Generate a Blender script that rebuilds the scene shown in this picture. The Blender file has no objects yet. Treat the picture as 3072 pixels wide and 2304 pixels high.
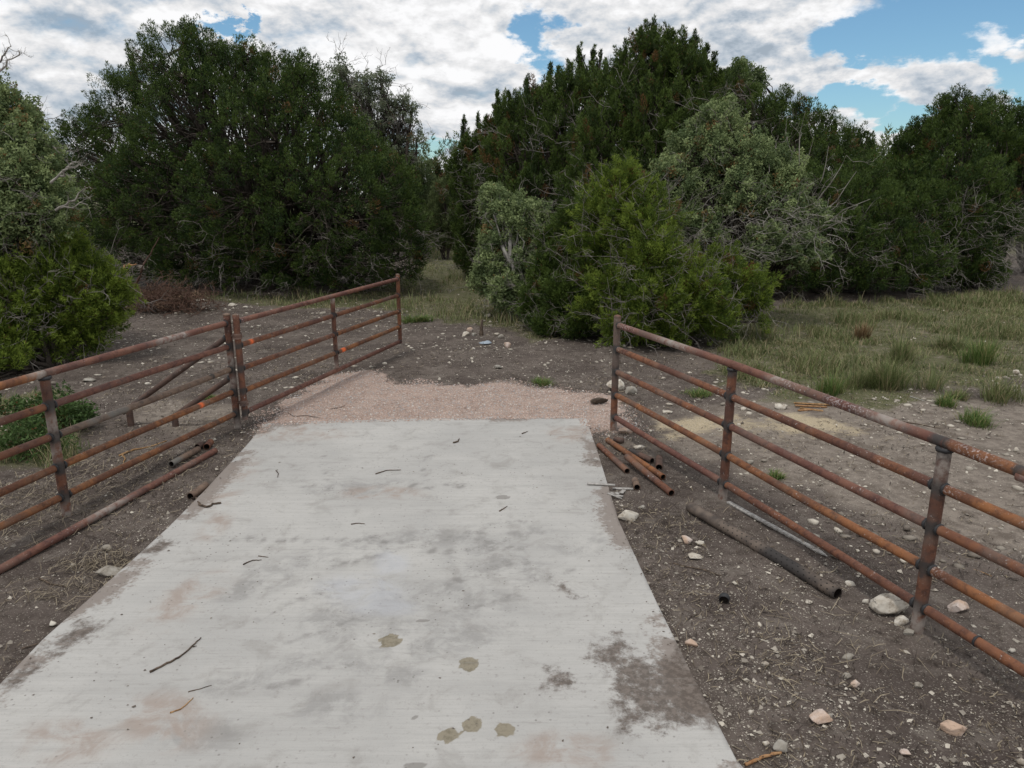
import bpy, math, random
import numpy as np
from mathutils import Vector

R = math.radians
SC = bpy.context.scene
COL = SC.collection

# ------------------------------------------------------------------ camera
CAMH, PITCH, FPX, CX, CY = 2.70, R(14.6), 2205.0, 1536.0, 1152.0
cam = bpy.data.objects.new('camera', bpy.data.cameras.new('camera'))
COL.objects.link(cam)
cam.location = (0, 0, CAMH)
cam.rotation_euler = (R(90) - PITCH, 0, 0)
cam.data.sensor_width = 36.0
cam.data.lens = 36.0 * FPX / 3072.0
cam.data.clip_start = 0.05
cam.data.clip_end = 3000.0
SC.camera = cam
SC.view_settings.view_transform = 'Standard'
SC.view_settings.look = 'None'
SC.view_settings.gamma = 1.0
SC.view_settings.use_curve_mapping = False
SC.view_settings.exposure = 0.0


def ray(u, v):
    x = (u - CX) / FPX
    y = -(v - CY) / FPX
    return np.array([x, math.cos(PITCH) + y * math.sin(PITCH), -math.sin(PITCH) + y * math.cos(PITCH)])


def G(u, v, z=0.0):
    """survey: the point of the ground plane seen at a pixel of the photograph"""
    d = ray(u, v)
    t = (CAMH - z) / (-d[2])
    return np.array([d[0] * t, d[1] * t, z])


def A(u, v, Y):
    """survey: the point at distance Y (metres ahead) seen at a pixel"""
    d = ray(u, v)
    t = Y / d[1]
    return np.array([d[0] * t, Y, CAMH + d[2] * t])


# ------------------------------------------------------------------ node helper
class NT:
    def __init__(s, tree):
        s.t = tree
        s.n = tree.nodes
        s.l = tree.links

    def node(s, typ, **kw):
        nd = s.n.new(typ)
        for k, v in kw.items():
            setattr(nd, k, v)
        return nd

    def put(s, sock, v):
        if isinstance(v, bpy.types.NodeSocket):
            s.l.new(v, sock)
        else:
            sock.default_value = v

    def m(s, op, a, b=None, c=None, clamp=False):
        nd = s.node('ShaderNodeMath', operation=op, use_clamp=clamp)
        s.put(nd.inputs[0], a)
        if b is not None:
            s.put(nd.inputs[1], b)
        if c is not None:
            s.put(nd.inputs[2], c)
        return nd.outputs[0]

    def vm(s, op, a, b=None, scale=None):
        nd = s.node('ShaderNodeVectorMath', operation=op)
        s.put(nd.inputs[0], a)
        if b is not None:
            s.put(nd.inputs[1], b)
        if scale is not None:
            s.put(nd.inputs['Scale'], scale)
        return nd.outputs[0]

    def mix(s, f, a, b):
        nd = s.node('ShaderNodeMix', data_type='RGBA')
        s.put(nd.inputs[0], f)
        for i, v in ((6, a), (7, b)):
            if isinstance(v, tuple) and len(v) == 3:
                v = v + (1,)
            s.put(nd.inputs[i], v)
        return nd.outputs[2]

    def noise(s, vec, scale, detail=4, rough=.55, dist=0.0):
        nd = s.node('ShaderNodeTexNoise')
        s.put(nd.inputs['Vector'], vec)
        nd.inputs['Scale'].default_value = scale
        nd.inputs['Detail'].default_value = detail
        nd.inputs['Roughness'].default_value = rough
        nd.inputs['Distortion'].default_value = dist
        return nd.outputs[0]

    def ss(s, v, a, b):
        nd = s.node('ShaderNodeMapRange', interpolation_type='SMOOTHSTEP')
        s.put(nd.inputs[0], v)
        nd.inputs[1].default_value = a
        nd.inputs[2].default_value = b
        return nd.outputs[0]

    def attr(s, name):
        nd = s.node('ShaderNodeAttribute', attribute_name=name)
        return nd.outputs['Fac']

    def mapping(s, vec, scale=(1, 1, 1), loc=(0, 0, 0)):
        nd = s.node('ShaderNodeMapping')
        s.put(nd.inputs[0], vec)
        nd.inputs['Scale'].default_value = scale
        nd.inputs['Location'].default_value = loc
        return nd.outputs[0]

    def bump(s, h, strength, dist):
        nd = s.node('ShaderNodeBump')
        nd.inputs['Strength'].default_value = strength
        nd.inputs['Distance'].default_value = dist
        s.put(nd.inputs['Height'], h)
        return nd.outputs[0]


# ------------------------------------------------------------------ world: sky with broken cumulus
SUN_EL, SUN_AZ = 70.0, -150.0          # azimuth measured from +Y, clockwise positive


def azel(u, v):
    d = ray(u, v)
    d = d / np.linalg.norm(d)
    return math.degrees(math.atan2(d[0], d[1])), math.degrees(math.asin(d[2]))


W = bpy.data.worlds.new("World")
SC.world = W
W.use_nodes = True
w = NT(W.node_tree)
w.n.clear()
wout = w.node('ShaderNodeOutputWorld')
bg = w.node('ShaderNodeBackground')
sky = w.node('ShaderNodeTexSky', sky_type='NISHITA')
sky.sun_disc = False
sky.sun_elevation = R(SUN_EL)
sky.sun_rotation = R(SUN_AZ)
sky.air_density = 1.0
sky.dust_density = 0.6
sky.ozone_density = 2.0
tc = w.node('ShaderNodeTexCoord').outputs['Generated']
dirn = w.vm('NORMALIZE', tc)
sx = w.node('ShaderNodeSeparateXYZ')
w.put(sx.inputs[0], dirn)
DX, DY, DZ = sx.outputs
AZ = w.m('MULTIPLY', w.m('ARCTAN2', DX, DY), 57.29578)
EL = w.m('MULTIPLY', w.m('ARCSINE', DZ), 57.29578)
# cloud coordinates: near the horizon clouds are seen edge-on, so they stretch sideways
k = w.m('ADD', w.m('MULTIPLY', w.m('MAXIMUM', EL, 0.0), 0.060), 0.35)
cz = w.m('DIVIDE', 12.0, k)
# use 3D direction so that there is no seam behind the camera; stretch z
comb = w.node('ShaderNodeCombineXYZ')
w.put(comb.inputs[0], DX)
w.put(comb.inputs[1], DY)
w.put(comb.inputs[2], w.m('MULTIPLY', DZ, 2.0))
CP = comb.outputs[0]
n_big = w.noise(CP, 5.0, 6, .55, .25)
n_puff = w.noise(CP, 9.0, 7, .56, .3)
up = w.vm('ADD', CP, (0.0, 0.0, 0.035))
n_puff_up = w.noise(up, 9.0, 7, .56, .3)
n_big_up = w.noise(w.vm('ADD', CP, (0.0, 0.0, 0.07)), 5.0, 6, .55, .25)
n_low = w.noise(CP, 1.7, 2, .5)
n_fine = w.noise(CP, 34.0, 5, .6, .2)
n_fine_up = w.noise(w.vm('ADD', CP, (0.0, 0.0, 0.016)), 34.0, 5, .6, .2)
wa = w.m('SUBTRACT', w.noise(w.vm('ADD', CP, (5.2, 1.3, 2.7)), 7.0, 7, .62), .5)
wb = w.m('SUBTRACT', w.noise(w.vm('ADD', CP, (-3.1, 7.7, 4.1)), 9.0, 7, .62), .5)
AZW = w.m('ADD', AZ, w.m('MULTIPLY', wa, 13.0))
ELW = w.m('ADD', EL, w.m('MULTIPLY', wb, 7.0))


def blob(u, v, du, dv, tilt=0.0, s0=.35, s1=1.25):
    a0, e0 = azel(u, v)
    ra, re_ = du / 2205 * 57.3, dv / 2205 * 57.3
    da = w.m('SUBTRACT', AZW, a0)
    de = w.m('SUBTRACT', ELW, e0)
    if tilt:
        c, s_ = math.cos(R(tilt)), math.sin(R(tilt))
        da, de = (w.m('ADD', w.m('MULTIPLY', da, c), w.m('MULTIPLY', de, s_)),
                  w.m('SUBTRACT', w.m('MULTIPLY', de, c), w.m('MULTIPLY', da, s_)))
    a = w.m('DIVIDE', da, ra)
    e = w.m('DIVIDE', de, re_)
    r = w.m('SQRT', w.m('ADD', w.m('MULTIPLY', a, a), w.m('MULTIPLY', e, e)))
    return w.ss(r, s1, s0)


holes = [(1640, 120, 78, 78, 0), (1325, 465, 90, 30, 0), (2640, 125, 230, 60, 12), (2900, 70, 260, 120, 0),
         (3050, 230, 170, 60, -15), (2560, 300, 180, 55, 0), (690, 84, 60, 22, 0), (3300, 40, 300, 200, 0), (2720, 360, 60, 50, 0)]
clouds = [(2985, 118, 75, 42, -20), (3080, 175, 45, 40, 0), (1700, 140, 60, 40, 0), (2480, 200, 190, 45, -12), (2780, 240, 170, 70, -8),
          (2250, 60, 260, 60, 8), (2350, 250, 130, 60, -25)]
hs = 0.0
for h_ in holes:
    hs = w.m('MAXIMUM', hs, blob(*h_))
cs = 0.0
for c_ in clouds:
    cs = w.m('MAXIMUM', cs, blob(*c_, s0=.2, s1=1.3))
cov = w.m('ADD', 1.0, w.m('MULTIPLY', w.m('SUBTRACT', n_low, .5), 1.1))
cov = w.m('SUBTRACT', cov, w.m('MULTIPLY', hs, 1.05))
cov = w.m('ADD', cov, w.m('MULTIPLY', cs, .75))
cov = w.m('ADD', cov, w.m('MULTIPLY', w.m('SUBTRACT', n_puff, .5), 1.5))
cov = w.m('ADD', cov, w.m('MULTIPLY', w.m('SUBTRACT', n_fine, .5), .5))
cov = w.m('ADD', cov, w.m('MULTIPLY', w.m('SUBTRACT', n_big, .5), .6))
mask = w.ss(cov, .26, 1.0)
relief = w.m('SUBTRACT', n_puff, n_puff_up)
relief2 = w.m('SUBTRACT', n_big, n_big_up)
thick = w.ss(cov, .55, 1.35)
lum = w.m('ADD', .995, w.m('MULTIPLY', relief, 1.7))
lum = w.m('ADD', lum, w.m('MULTIPLY', relief2, 1.05))
lum = w.m('ADD', lum, w.m('MULTIPLY', w.m('SUBTRACT', n_fine, n_fine_up), .7))
lum = w.m('SUBTRACT', lum, w.m('MULTIPLY', thick, .15))
for q in ((2300, 20, 330, 40, 0), (2330, 135, 220, 26, 0), (2470, 248, 230, 26, -5), (2850, 300, 200, 30, 0), (1500, 280, 200, 50, 0), (1050, 250, 260, 40, 0), (300, 120, 420, 60, 0)):
    lum = w.m('SUBTRACT', lum, w.m('MULTIPLY', blob(*q, s0=.1, s1=1.3), .17))
lum = w.m('ADD', lum, w.m('MULTIPLY', blob(1330, 90, 420, 230), .10))
lum = w.m('SUBTRACT', lum, w.m('MULTIPLY', blob(1450, 380, 420, 120), .07))
lum = w.m('SUBTRACT', lum, w.m('MULTIPLY', blob(150, 330, 400, 100), .20))
lum = w.m('MINIMUM', w.m('MAXIMUM', lum, .50), 1.09)
grey = w.ss(lum, .95, .45)
tint = w.mix(grey, (1.0, 1.0, 1.01), (.80, .95, 1.12))
ccol = w.node('ShaderNodeMix', data_type='RGBA', blend_type='MULTIPLY')
ccol.inputs[0].default_value = 1.0
w.put(ccol.inputs[6], tint)
cl = w.node('ShaderNodeCombineColor')
for i in range(3):
    w.put(cl.inputs[i], lum)
w.put(ccol.inputs[7], cl.outputs[0])
SKY_STR = 0.10
cloud_rad = w.vm('SCALE', ccol.outputs[2], scale=0.90 / SKY_STR)
# deepen the clear sky a little towards what the photo's blue reads as
skyc = w.node('ShaderNodeMix', data_type='RGBA', blend_type='MULTIPLY')
skyc.inputs[0].default_value = 1.0
w.put(skyc.inputs[6], sky.outputs[0])
skyc.inputs[7].default_value = (.86, 1.12, 1.18, 1)
final = w.mix(mask, skyc.outputs[2], cloud_rad)
w.put(bg.inputs[0], final)
bg.inputs[1].default_value = SKY_STR
w.l.new(bg.outputs[0], wout.inputs[0])

sun = bpy.data.objects.new('sun', bpy.data.lights.new('sun', 'SUN'))
COL.objects.link(sun)
sun.data.energy = 1.35
sun.data.angle = R(10)
sun.data.color = (1.0, .96, .9)
_a, _e = R(SUN_AZ), R(SUN_EL)
sdir = Vector((math.sin(_a) * math.cos(_e), math.cos(_a) * math.cos(_e), math.sin(_e)))
sun.rotation_euler = sdir.to_track_quat('Z', 'Y').to_euler()
sun.location = (0, 0, 30)


# ------------------------------------------------------------------ object helpers
def tag(o, label=None, cat=None, group=None, kind=None):
    if label: o['label'] = label
    if cat: o['category'] = cat
    if group: o['group'] = group
    if kind: o['kind'] = kind
    return o


def empty(name, loc, label, cat, group=None):
    o = bpy.data.objects.new(name, None)
    o.empty_display_size = .2
    COL.objects.link(o)
    o.location = tuple(float(c) for c in loc)
    return tag(o, label, cat, group)


def mesh_np(name, V, F, mat, parent=None, attrs=None, smooth=False, origin=None):
    """V (n,3) floats in world space, F (m,3 or 4) ints or list of both kinds"""
    V = np.asarray(V, np.float32)
    org = np.zeros(3) if origin is None else np.asarray(origin, float)
    me = bpy.data.meshes.new(name)
    Fs = F if isinstance(F, list) else [F]
    Fs = [np.asarray(f, np.int32) for f in Fs if len(f)]
    loops = np.concatenate([f.ravel() for f in Fs])
    tot = np.concatenate([np.full(len(f), f.shape[1], np.int32) for f in Fs])
    start = np.concatenate([[0], np.cumsum(tot)[:-1]]).astype(np.int32)
    me.vertices.add(len(V))
    me.vertices.foreach_set('co', (V - org.astype(np.float32)).ravel())
    me.loops.add(len(loops))
    me.loops.foreach_set('vertex_index', loops)
    me.polygons.add(len(tot))
    me.polygons.foreach_set('loop_start', start)
    me.update(calc_edges=True)
    if smooth:
        me.polygons.foreach_set('use_smooth', np.ones(len(tot), bool))
    for k_, a_ in (attrs or {}).items():
        at = me.attributes.new(k_, 'FLOAT', 'POINT')
        at.data.foreach_set('value', np.asarray(a_, np.float32))
    me.materials.append(mat)
    o = bpy.data.objects.new(name, me)
    COL.objects.link(o)
    if parent is not None:
        o.parent = parent
        o.location = tuple(float(c) for c in (org - np.array(parent.location)))
    else:
        o.location = tuple(float(c) for c in org)
    return o


def nrm(v):
    v = np.asarray(v, float)
    return v / np.maximum(np.linalg.norm(v, axis=-1, keepdims=True), 1e-9)


def frames(T):
    ref = np.where(np.abs(T[..., 2:3]) > .9, np.array([1., 0, 0]), np.array([0, 0, 1.]))
    a = nrm(np.cross(T, ref))
    b = np.cross(T, a)
    return a, b


def tubes(P, Rr, sides=5):
    """P (N,K,3), Rr (N,K) -> V, F ; open-ended tubes"""
    N, K, _ = P.shape
    T = np.empty_like(P)
    T[:, 1:-1] = P[:, 2:] - P[:, :-2]
    T[:, 0] = P[:, 1] - P[:, 0]
    T[:, -1] = P[:, -1] - P[:, -2]
    a, b = frames(nrm(T))
    th = np.arange(sides) * 2 * math.pi / sides
    V = (P[:, :, None] + Rr[:, :, None, None] * (a[:, :, None] * np.cos(th)[None, None, :, None] + b[:, :, None] * np.sin(th)[None, None, :, None]))
    base = (np.arange(N) * K * sides)[:, None, None]
    i = np.arange(K - 1)[None, :, None] * sides
    j = np.arange(sides)[None, None, :]
    j2 = (j + 1) % sides
    F = np.stack([base + i + j, base + i + j2, base + i + sides + j2, base + i + sides + j], -1).reshape(-1, 4)
    return V.reshape(-1, 3), F


def vnoise(x, y, seed=0):
    xi, yi = np.floor(x).astype(np.int64), np.floor(y).astype(np.int64)
    xf, yf = x - xi, y - yi

    def h(a, b):
        n = (a * 374761393 + b * 668265263 + seed * 974634777) & 0x7fffffff
        n = ((n ^ (n >> 13)) * 1274126177) & 0x7fffffff
        n = n ^ (n >> 16)
        return (n & 0xffff) / 65535.0
    u, v = xf * xf * (3 - 2 * xf), yf * yf * (3 - 2 * yf)
    return (h(xi, yi) * (1 - u) + h(xi + 1, yi) * u) * (1 - v) + (h(xi, yi + 1) * (1 - u) + h(xi + 1, yi + 1) * u) * v


def fbm(x, y, f, o=4, seed=0):
    s, a, t = 0, 1., 0
    for i in range(o):
        s = s + a * vnoise(x * f + 17 * i, y * f - 9 * i, seed + i)
        t += a
        a *= .55
        f *= 2.03
    return s / t


def sstep(x, a, b):
    t = np.clip((x - a) / (b - a), 0, 1)
    return t * t * (3 - 2 * t)


def poly_sd(x, y, poly):
    """signed distance, negative inside"""
    poly = np.asarray(poly)[:, :2]
    d = np.full(x.shape, 1e9)
    ins = np.zeros(x.shape, bool)
    n = len(poly)
    for i in range(n):
        ax, ay = poly[i]
        bx, by = poly[(i + 1) % n]
        ex, ey = bx - ax, by - ay
        t = np.clip(((x - ax) * ex + (y - ay) * ey) / (ex * ex + ey * ey), 0, 1)
        d = np.minimum(d, np.hypot(x - ax - t * ex, y - ay - t * ey))
        c = ((ay > y) != (by > y)) & (x < (bx - ax) * (y - ay) / (by - ay + 1e-12) + ax)
        ins ^= c
    return np.where(ins, -d, d)


def D(*pts):
    """list of photo pixels given at 2212 px width -> ground polygon"""
    return np.array([G(u * 1.3888, v * 1.3888)[:2] for u, v in pts])


# ------------------------------------------------------------------ materials
def new_mat(name, rough=.8, spec=.3):
    m_ = bpy.data.materials.new(name)
    m_.use_nodes = True
    t = NT(m_.node_tree)
    b = t.n['Principled BSDF']
    b.inputs['Roughness'].default_value = rough
    b.inputs['Specular IOR Level'].default_value = spec
    return m_, t, b


def obj_coord(t):
    return t.node('ShaderNodeTexCoord').outputs['Object']


def world_pos(t):
    return t.node('ShaderNodeNewGeometry').outputs['Position']


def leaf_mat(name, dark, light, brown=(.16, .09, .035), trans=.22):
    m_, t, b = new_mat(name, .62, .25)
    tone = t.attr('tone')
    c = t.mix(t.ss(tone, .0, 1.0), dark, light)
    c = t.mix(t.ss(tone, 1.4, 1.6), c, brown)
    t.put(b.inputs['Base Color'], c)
    tr = t.node('ShaderNodeBsdfTranslucent')
    t.put(tr.inputs[0], c)
    mx = t.node('ShaderNodeMixShader')
    mx.inputs[0].default_value = trans
    t.l.new(b.outputs[0], mx.inputs[1])
    t.l.new(tr.outputs[0], mx.inputs[2])
    t.l.new(mx.outputs[0], t.n['Material Output'].inputs[0])
    return m_


M = {}
M['juniper'] = leaf_mat('juniper_needles', (.028, .050, .012), (.100, .150, .030))
M['juniper_deep'] = leaf_mat('deep_juniper_needles', (.020, .043, .011), (.088, .134, .028))
M['cedar_bright'] = leaf_mat('bright_cedar_needles', (.058, .098, .016), (.230, .305, .048), trans=.3)
M['oak'] = leaf_mat('live_oak_leaves', (.100, .145, .060), (.310, .375, .165), (.26, .17, .07), trans=.3)
M['weed'] = leaf_mat('weed_leaves', (.030, .060, .016), (.080, .135, .038), trans=.25)
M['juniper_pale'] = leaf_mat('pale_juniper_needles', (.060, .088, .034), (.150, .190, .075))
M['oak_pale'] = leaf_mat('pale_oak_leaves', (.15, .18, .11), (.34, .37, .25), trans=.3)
M['grass'] = leaf_mat('grass_blades', (.095, .125, .045), (.225, .255, .105), (.34, .29, .17), trans=.3)
M['grass_green'] = leaf_mat('green_grass_blades', (.07, .125, .03), (.175, .255, .075), (.30, .27, .12), trans=.3)
M['grass_dry'] = leaf_mat('dry_stems', (.16, .10, .05), (.28, .19, .10), (.40, .30, .18), trans=.1)
M['straw'] = leaf_mat('straw', (.11, .085, .06), (.37, .31, .22), (.045, .033, .026), trans=.1)
M['brush'] = leaf_mat('dead_red_brush', (.085, .048, .034), (.18, .105, .075), (.30, .2, .13), trans=.05)


def bark_mat(name, c1, c2, scale=9):
    m_, t, b = new_mat(name, .9, .15)
    p = world_pos(t)
    n = t.noise(t.mapping(p, (1, 1, .35)), scale, 5, .65)
    t.put(b.inputs['Base Color'], t.mix(t.ss(n, .3, .7), c1, c2))
    t.put(b.inputs['Normal'], t.bump(n, .6, .02))
    return m_


M['bark'] = bark_mat('juniper_bark', (.032, .026, .021), (.12, .10, .085))
M['bark_grey'] = bark_mat('oak_bark', (.12, .11, .10), (.36, .34, .31))
M['twig'] = bark_mat('dead_grey_twigs', (.11, .098, .088), (.34, .31, .28), 5)
M['twig_white'] = bark_mat('silvery_dead_twigs', (.19, .175, .155), (.42, .39, .35), 5)
M['stick'] = bark_mat('fallen_stick_bark', (.05, .038, .03), (.16, .12, .09), 30)
M['stick_tan'] = bark_mat('peeled_tan_stick', (.20, .11, .05), (.48, .30, .15), 25)
M['stick_orange'] = bark_mat('torn_orange_wood', (.26, .13, .06), (.42, .25, .13), 25)
M['wood_grey'] = bark_mat('weathered_grey_wood', (.28, .26, .24), (.52, .50, .47), 30)


def rust_mat(name, base, hot, grey, greyamt=.45, speck=.6):
    m_, t, b = new_mat(name, .72, .35)
    p = world_pos(t)
    n1 = t.noise(p, 3.2, 6, .6, .4)
    n2 = t.noise(p, 16, 5, .65)
    n3 = t.noise(p, 70, 3, .6)
    c = t.mix(t.ss(n1, .35, .66), base, hot)
    c = t.mix(t.m('MULTIPLY', t.ss(n2, .46, .70), .75), c, (base[0] * .45, base[1] * .5, base[2] * .6))
    c = t.mix(t.m('MULTIPLY', t.ss(t.noise(p, 2.1, 4, .6), .50, .68), greyamt), c, grey)
    c = t.mix(t.m('MULTIPLY', t.ss(n3, .64, .72), speck * .45), c, (.55, .48, .44))
    sp = t.m('MULTIPLY', t.ss(t.noise(p, 34, 4, .7), .61, .67), t.ss(t.noise(p, 2.6, 2, .5), .52, .66))
    c = t.mix(t.m('MULTIPLY', sp, speck), c, (.62, .58, .56))
    burn = t.m('ADD', t.attr('burn'), t.m('MULTIPLY', t.m('SUBTRACT', n2, .5), .8))
    bm = t.m('MULTIPLY', t.ss(burn, .35, .9), t.ss(t.attr('burn'), .02, .2))
    c = t.mix(t.m('MULTIPLY', bm, .9), c, (.045, .042, .04))
    pale = t.m('MULTIPLY', t.attr('pale'), t.ss(n2, .3, .6))
    c = t.mix(pale, c, (.30, .26, .23))
    wh = t.m('MULTIPLY', t.m('MULTIPLY', t.attr('white'), t.ss(t.noise(p, 60, 4, .7), .53, .60)), .40)
    c = t.mix(wh, c, (.72, .68, .68))
    c = t.mix(t.m('MULTIPLY', t.attr('orange'), t.ss(n2, .25, .4)), c, (.85, .17, .05))
    t.put(b.inputs['Base Color'], c)
    t.put(b.inputs['Roughness'], t.m('ADD', .55, t.m('MULTIPLY', n2, .35)))
    t.put(b.inputs['Normal'], t.bump(t.m('ADD', n2, t.m('MULTIPLY', n3, .5)), .5, .004))
    return m_


M['rust'] = rust_mat('rusty_steel', (.115, .050, .034), (.215, .088, .042), (.15, .12, .10))
M['rust_orange'] = rust_mat('orange_rust_steel', (.135, .057, .032), (.275, .112, .042), (.14, .105, .08), .55)
M['rust_grey'] = rust_mat('grey_weathered_steel', (.130, .085, .062), (.20, .135, .095), (.15, .145, .13), .9)
M['rust_post'] = rust_mat('burnt_rust_post', (.095, .046, .034), (.190, .076, .040), (.13, .11, .095), .7)
M['rust_red'] = rust_mat('dull_red_rust_steel', (.125, .053, .040), (.195, .088, .058), (.15, .12, .10), .4, .6)
M['rust_dark'] = rust_mat('dark_brown_steel', (.085, .055, .045), (.13, .075, .055), (.075, .07, .068), .8, .25)

m_, t, b = new_mat('black_weld', .6, .4)
b.inputs['Base Color'].default_value = (.03, .03, .032, 1)
M['weld'] = m_
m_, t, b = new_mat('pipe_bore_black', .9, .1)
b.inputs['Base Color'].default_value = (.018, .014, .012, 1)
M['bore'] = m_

# perforated pipe: small drilled holes, far below 10 px each
m_, t, b = new_mat('perforated_brown_steel', .7, .3)
p = world_pos(t)
n = t.noise(p, 9, 5, .6)
c = t.mix(t.ss(n, .35, .65), (.075, .06, .052), (.16, .125, .10))
c = t.mix(t.ss(t.noise(p, 1.1, 3, .5), .54, .62), c, (.045, .04, .038))
uu = t.attr('along')
vv = t.attr('around')
row = t.m('FLOOR', t.m('MULTIPLY', vv, 8.0))
uu2 = t.m('ADD', t.m('MULTIPLY', uu, 1 / .052), t.m('MULTIPLY', row, .5))
du = t.m('MULTIPLY', t.m('SUBTRACT', t.m('FRACT', uu2), .5), .052)
dv = t.m('MULTIPLY', t.m('SUBTRACT', t.m('FRACT', t.m('MULTIPLY', vv, 8.0)), .5), .0442)
rr = t.m('SQRT', t.m('ADD', t.m('MULTIPLY', du, du), t.m('MULTIPLY', dv, dv)))
c = t.mix(t.m('MULTIPLY', t.ss(rr, .0078, .0058), t.ss(uu, .38, .42)), c, (.008, .007, .006))
t.put(b.inputs['Base Color'], c)
t.put(b.inputs['Normal'], t.bump(n, .4, .004))
M['perforated'] = m_


def stone_mat(name, c1, c2, c3):
    m_, t, b = new_mat(name, .88, .2)
    p = world_pos(t)
    n = t.noise(p, 7, 6, .65)
    n2 = t.noise(p, 40, 4, .6)
    c = t.mix(t.ss(n, .35, .6), c1, c2)
    c = t.mix(t.m('MULTIPLY', t.ss(t.noise(p, 13, 4, .7), .52, .66), .8), c, c3)
    t.put(b.inputs['Base Color'], c)
    t.put(b.inputs['Normal'], t.bump(t.m('ADD', n, t.m('MULTIPLY', n2, .4)), .6, .01))
    return m_


M['limestone'] = stone_mat('pale_limestone', (.62, .58, .51), (.46, .41, .34), (.26, .21, .16))
M['limestone_pink'] = stone_mat('pinkish_limestone', (.58, .50, .45), (.50, .36, .27), (.30, .22, .17))
M['limestone_grey'] = stone_mat('grey_limestone', (.38, .36, .32), (.28, .25, .21), (.15, .13, .10))
M['clod'] = stone_mat('dark_clod', (.10, .08, .065), (.06, .045, .035), (.16, .12, .09))

m_, t, b = new_mat('pebble', .9, .15)
t.put(b.inputs['Base Color'], t.mix(t.attr('tone'), (.13, .108, .09), (.58, .53, .45)))
M['pebble'] = m_
m_, t, b = new_mat('granite_gravel', .85, .2)
tn = t.attr('tone')
c = t.mix(t.ss(tn, 0, .6), (.32, .225, .185), (.52, .395, .335))
c = t.mix(t.ss(tn, .70, .76), c, (.38, .365, .36))
c = t.mix(t.ss(tn, .9, .93), c, (.60, .55, .50))
t.put(b.inputs['Base Color'], c)
M['gravel'] = m_

# ------------------------------------------------------------------ the lie of the land (world outlines)
SLAB = [G(795, 1279), G(1000, 1270), G(1400, 1261), G(1756, 1257), G(1798, 1381), G(1825, 1471), G(1855, 1572), G(1972, 1827), G(2071, 2031), G(2211, 2304), ]
SLAB = np.array([p[:2] for p in SLAB] + [(1.58, 2.0), (2.1, .2), (2.7, -2), (3.6, -5), (-7.0, -5), (-5.6, -1.0), (-4.6, 1.3)] +
                [G(0, 2071)[:2], G(134, 1930)[:2], G(298, 1784)[:2], G(507, 1593)[:2], G(617, 1480)[:2], G(740, 1345)[:2]])
P_GRAVEL = D((545, 905), (640, 850), (700, 815), (800, 800), (850, 832), (900, 818), (990, 832), (1100, 828), (1200, 838), (1310, 852), (1350, 890), (1400, 930), (1275, 925), (900, 930), (560, 935))
P_DUST = D((1390, 900), (1500, 885), (1700, 860), (1850, 875), (2000, 850), (2212, 840), (2600, 900), (2700, 1500), (2212, 1200), (2050, 1180), (1900, 1100), (1700, 1050), (1580, 1010), (1420, 955))
P_SAW1 = D((1385, 905), (1460, 895), (1555, 915), (1560, 935), (1500, 950), (1420, 945))
P_SAW2 = D((1615, 915), (1700, 890), (1800, 905), (1880, 935), (1800, 938), (1700, 945), (1640, 925))
P_SAW3 = D((1380, 900), (1500, 890), (1800, 905), (1850, 940), (1600, 950), (1400, 950))
P_FIELD = D((1545, 760), (1600, 690), (1700, 655), (1900, 655), (2000, 640), (2212, 632), (2600, 640), (2900, 900), (2300, 850), (2212, 815), (2060, 840), (1980, 850), (1930, 862), (1850, 868), (1700, 855), (1600, 835), (1545, 790))
P_GAP = D((880, 600), (925, 555), (925, 500), (1030, 500), (1035, 600), (1120, 680), (1230, 725), (1150, 735), (1060, 705), (980, 695), (870, 672), (760, 665), (640, 668), (520, 655), (420, 645), (330, 640), (330, 625), (600, 640), (800, 625))
P_DUST2 = D((225, 885), (330, 862), (480, 862), (570, 885), (560, 905), (500, 900), (440, 925), (300, 925))
P_LEFTG = D((-200, 850), (0, 860), (90, 840), (180, 870), (190, 930), (150, 1000), (60, 1010), (-300, 1050))

GX0, GX1 = -4.9, 4.9


def ground_z(x, y):
    x = np.asarray(x, float)
    y = np.asarray(y, float)
    z = (fbm(x, y, .55, 3, 3) - .5) * .10 + (fbm(x, y, 3.0, 4, 9) - .5) * .050 + (fbm(x, y, 11, 3, 5) - .5) * .022
    sd = poly_sd(x, y, SLAB)
    z = z * (0.25 + .75 * sstep(sd, .0, .7)) - .012
    gr = poly_sd(x, y, P_GRAVEL)
    z = z * (.45 + .55 * sstep(gr, -.1, .3))
    dp = sstep(sd, -.04, -.20)
    z = z - .09 * dp                                      # bed of the slab
    # a low berm of pushed-up earth behind the gravel
    c = G(1800, 1060)
    z = z + .10 * np.exp(-(((x - c[0]) / 2.6) ** 2 + ((y - c[1]) / .8) ** 2)) * (.4 + fbm(x, y, 2.5, 3, 21))
    far = sstep(np.hypot(x, y - 20), 60, 400)
    return z + far * (fbm(x, y, .006, 3, 2) - .5) * 6


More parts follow.
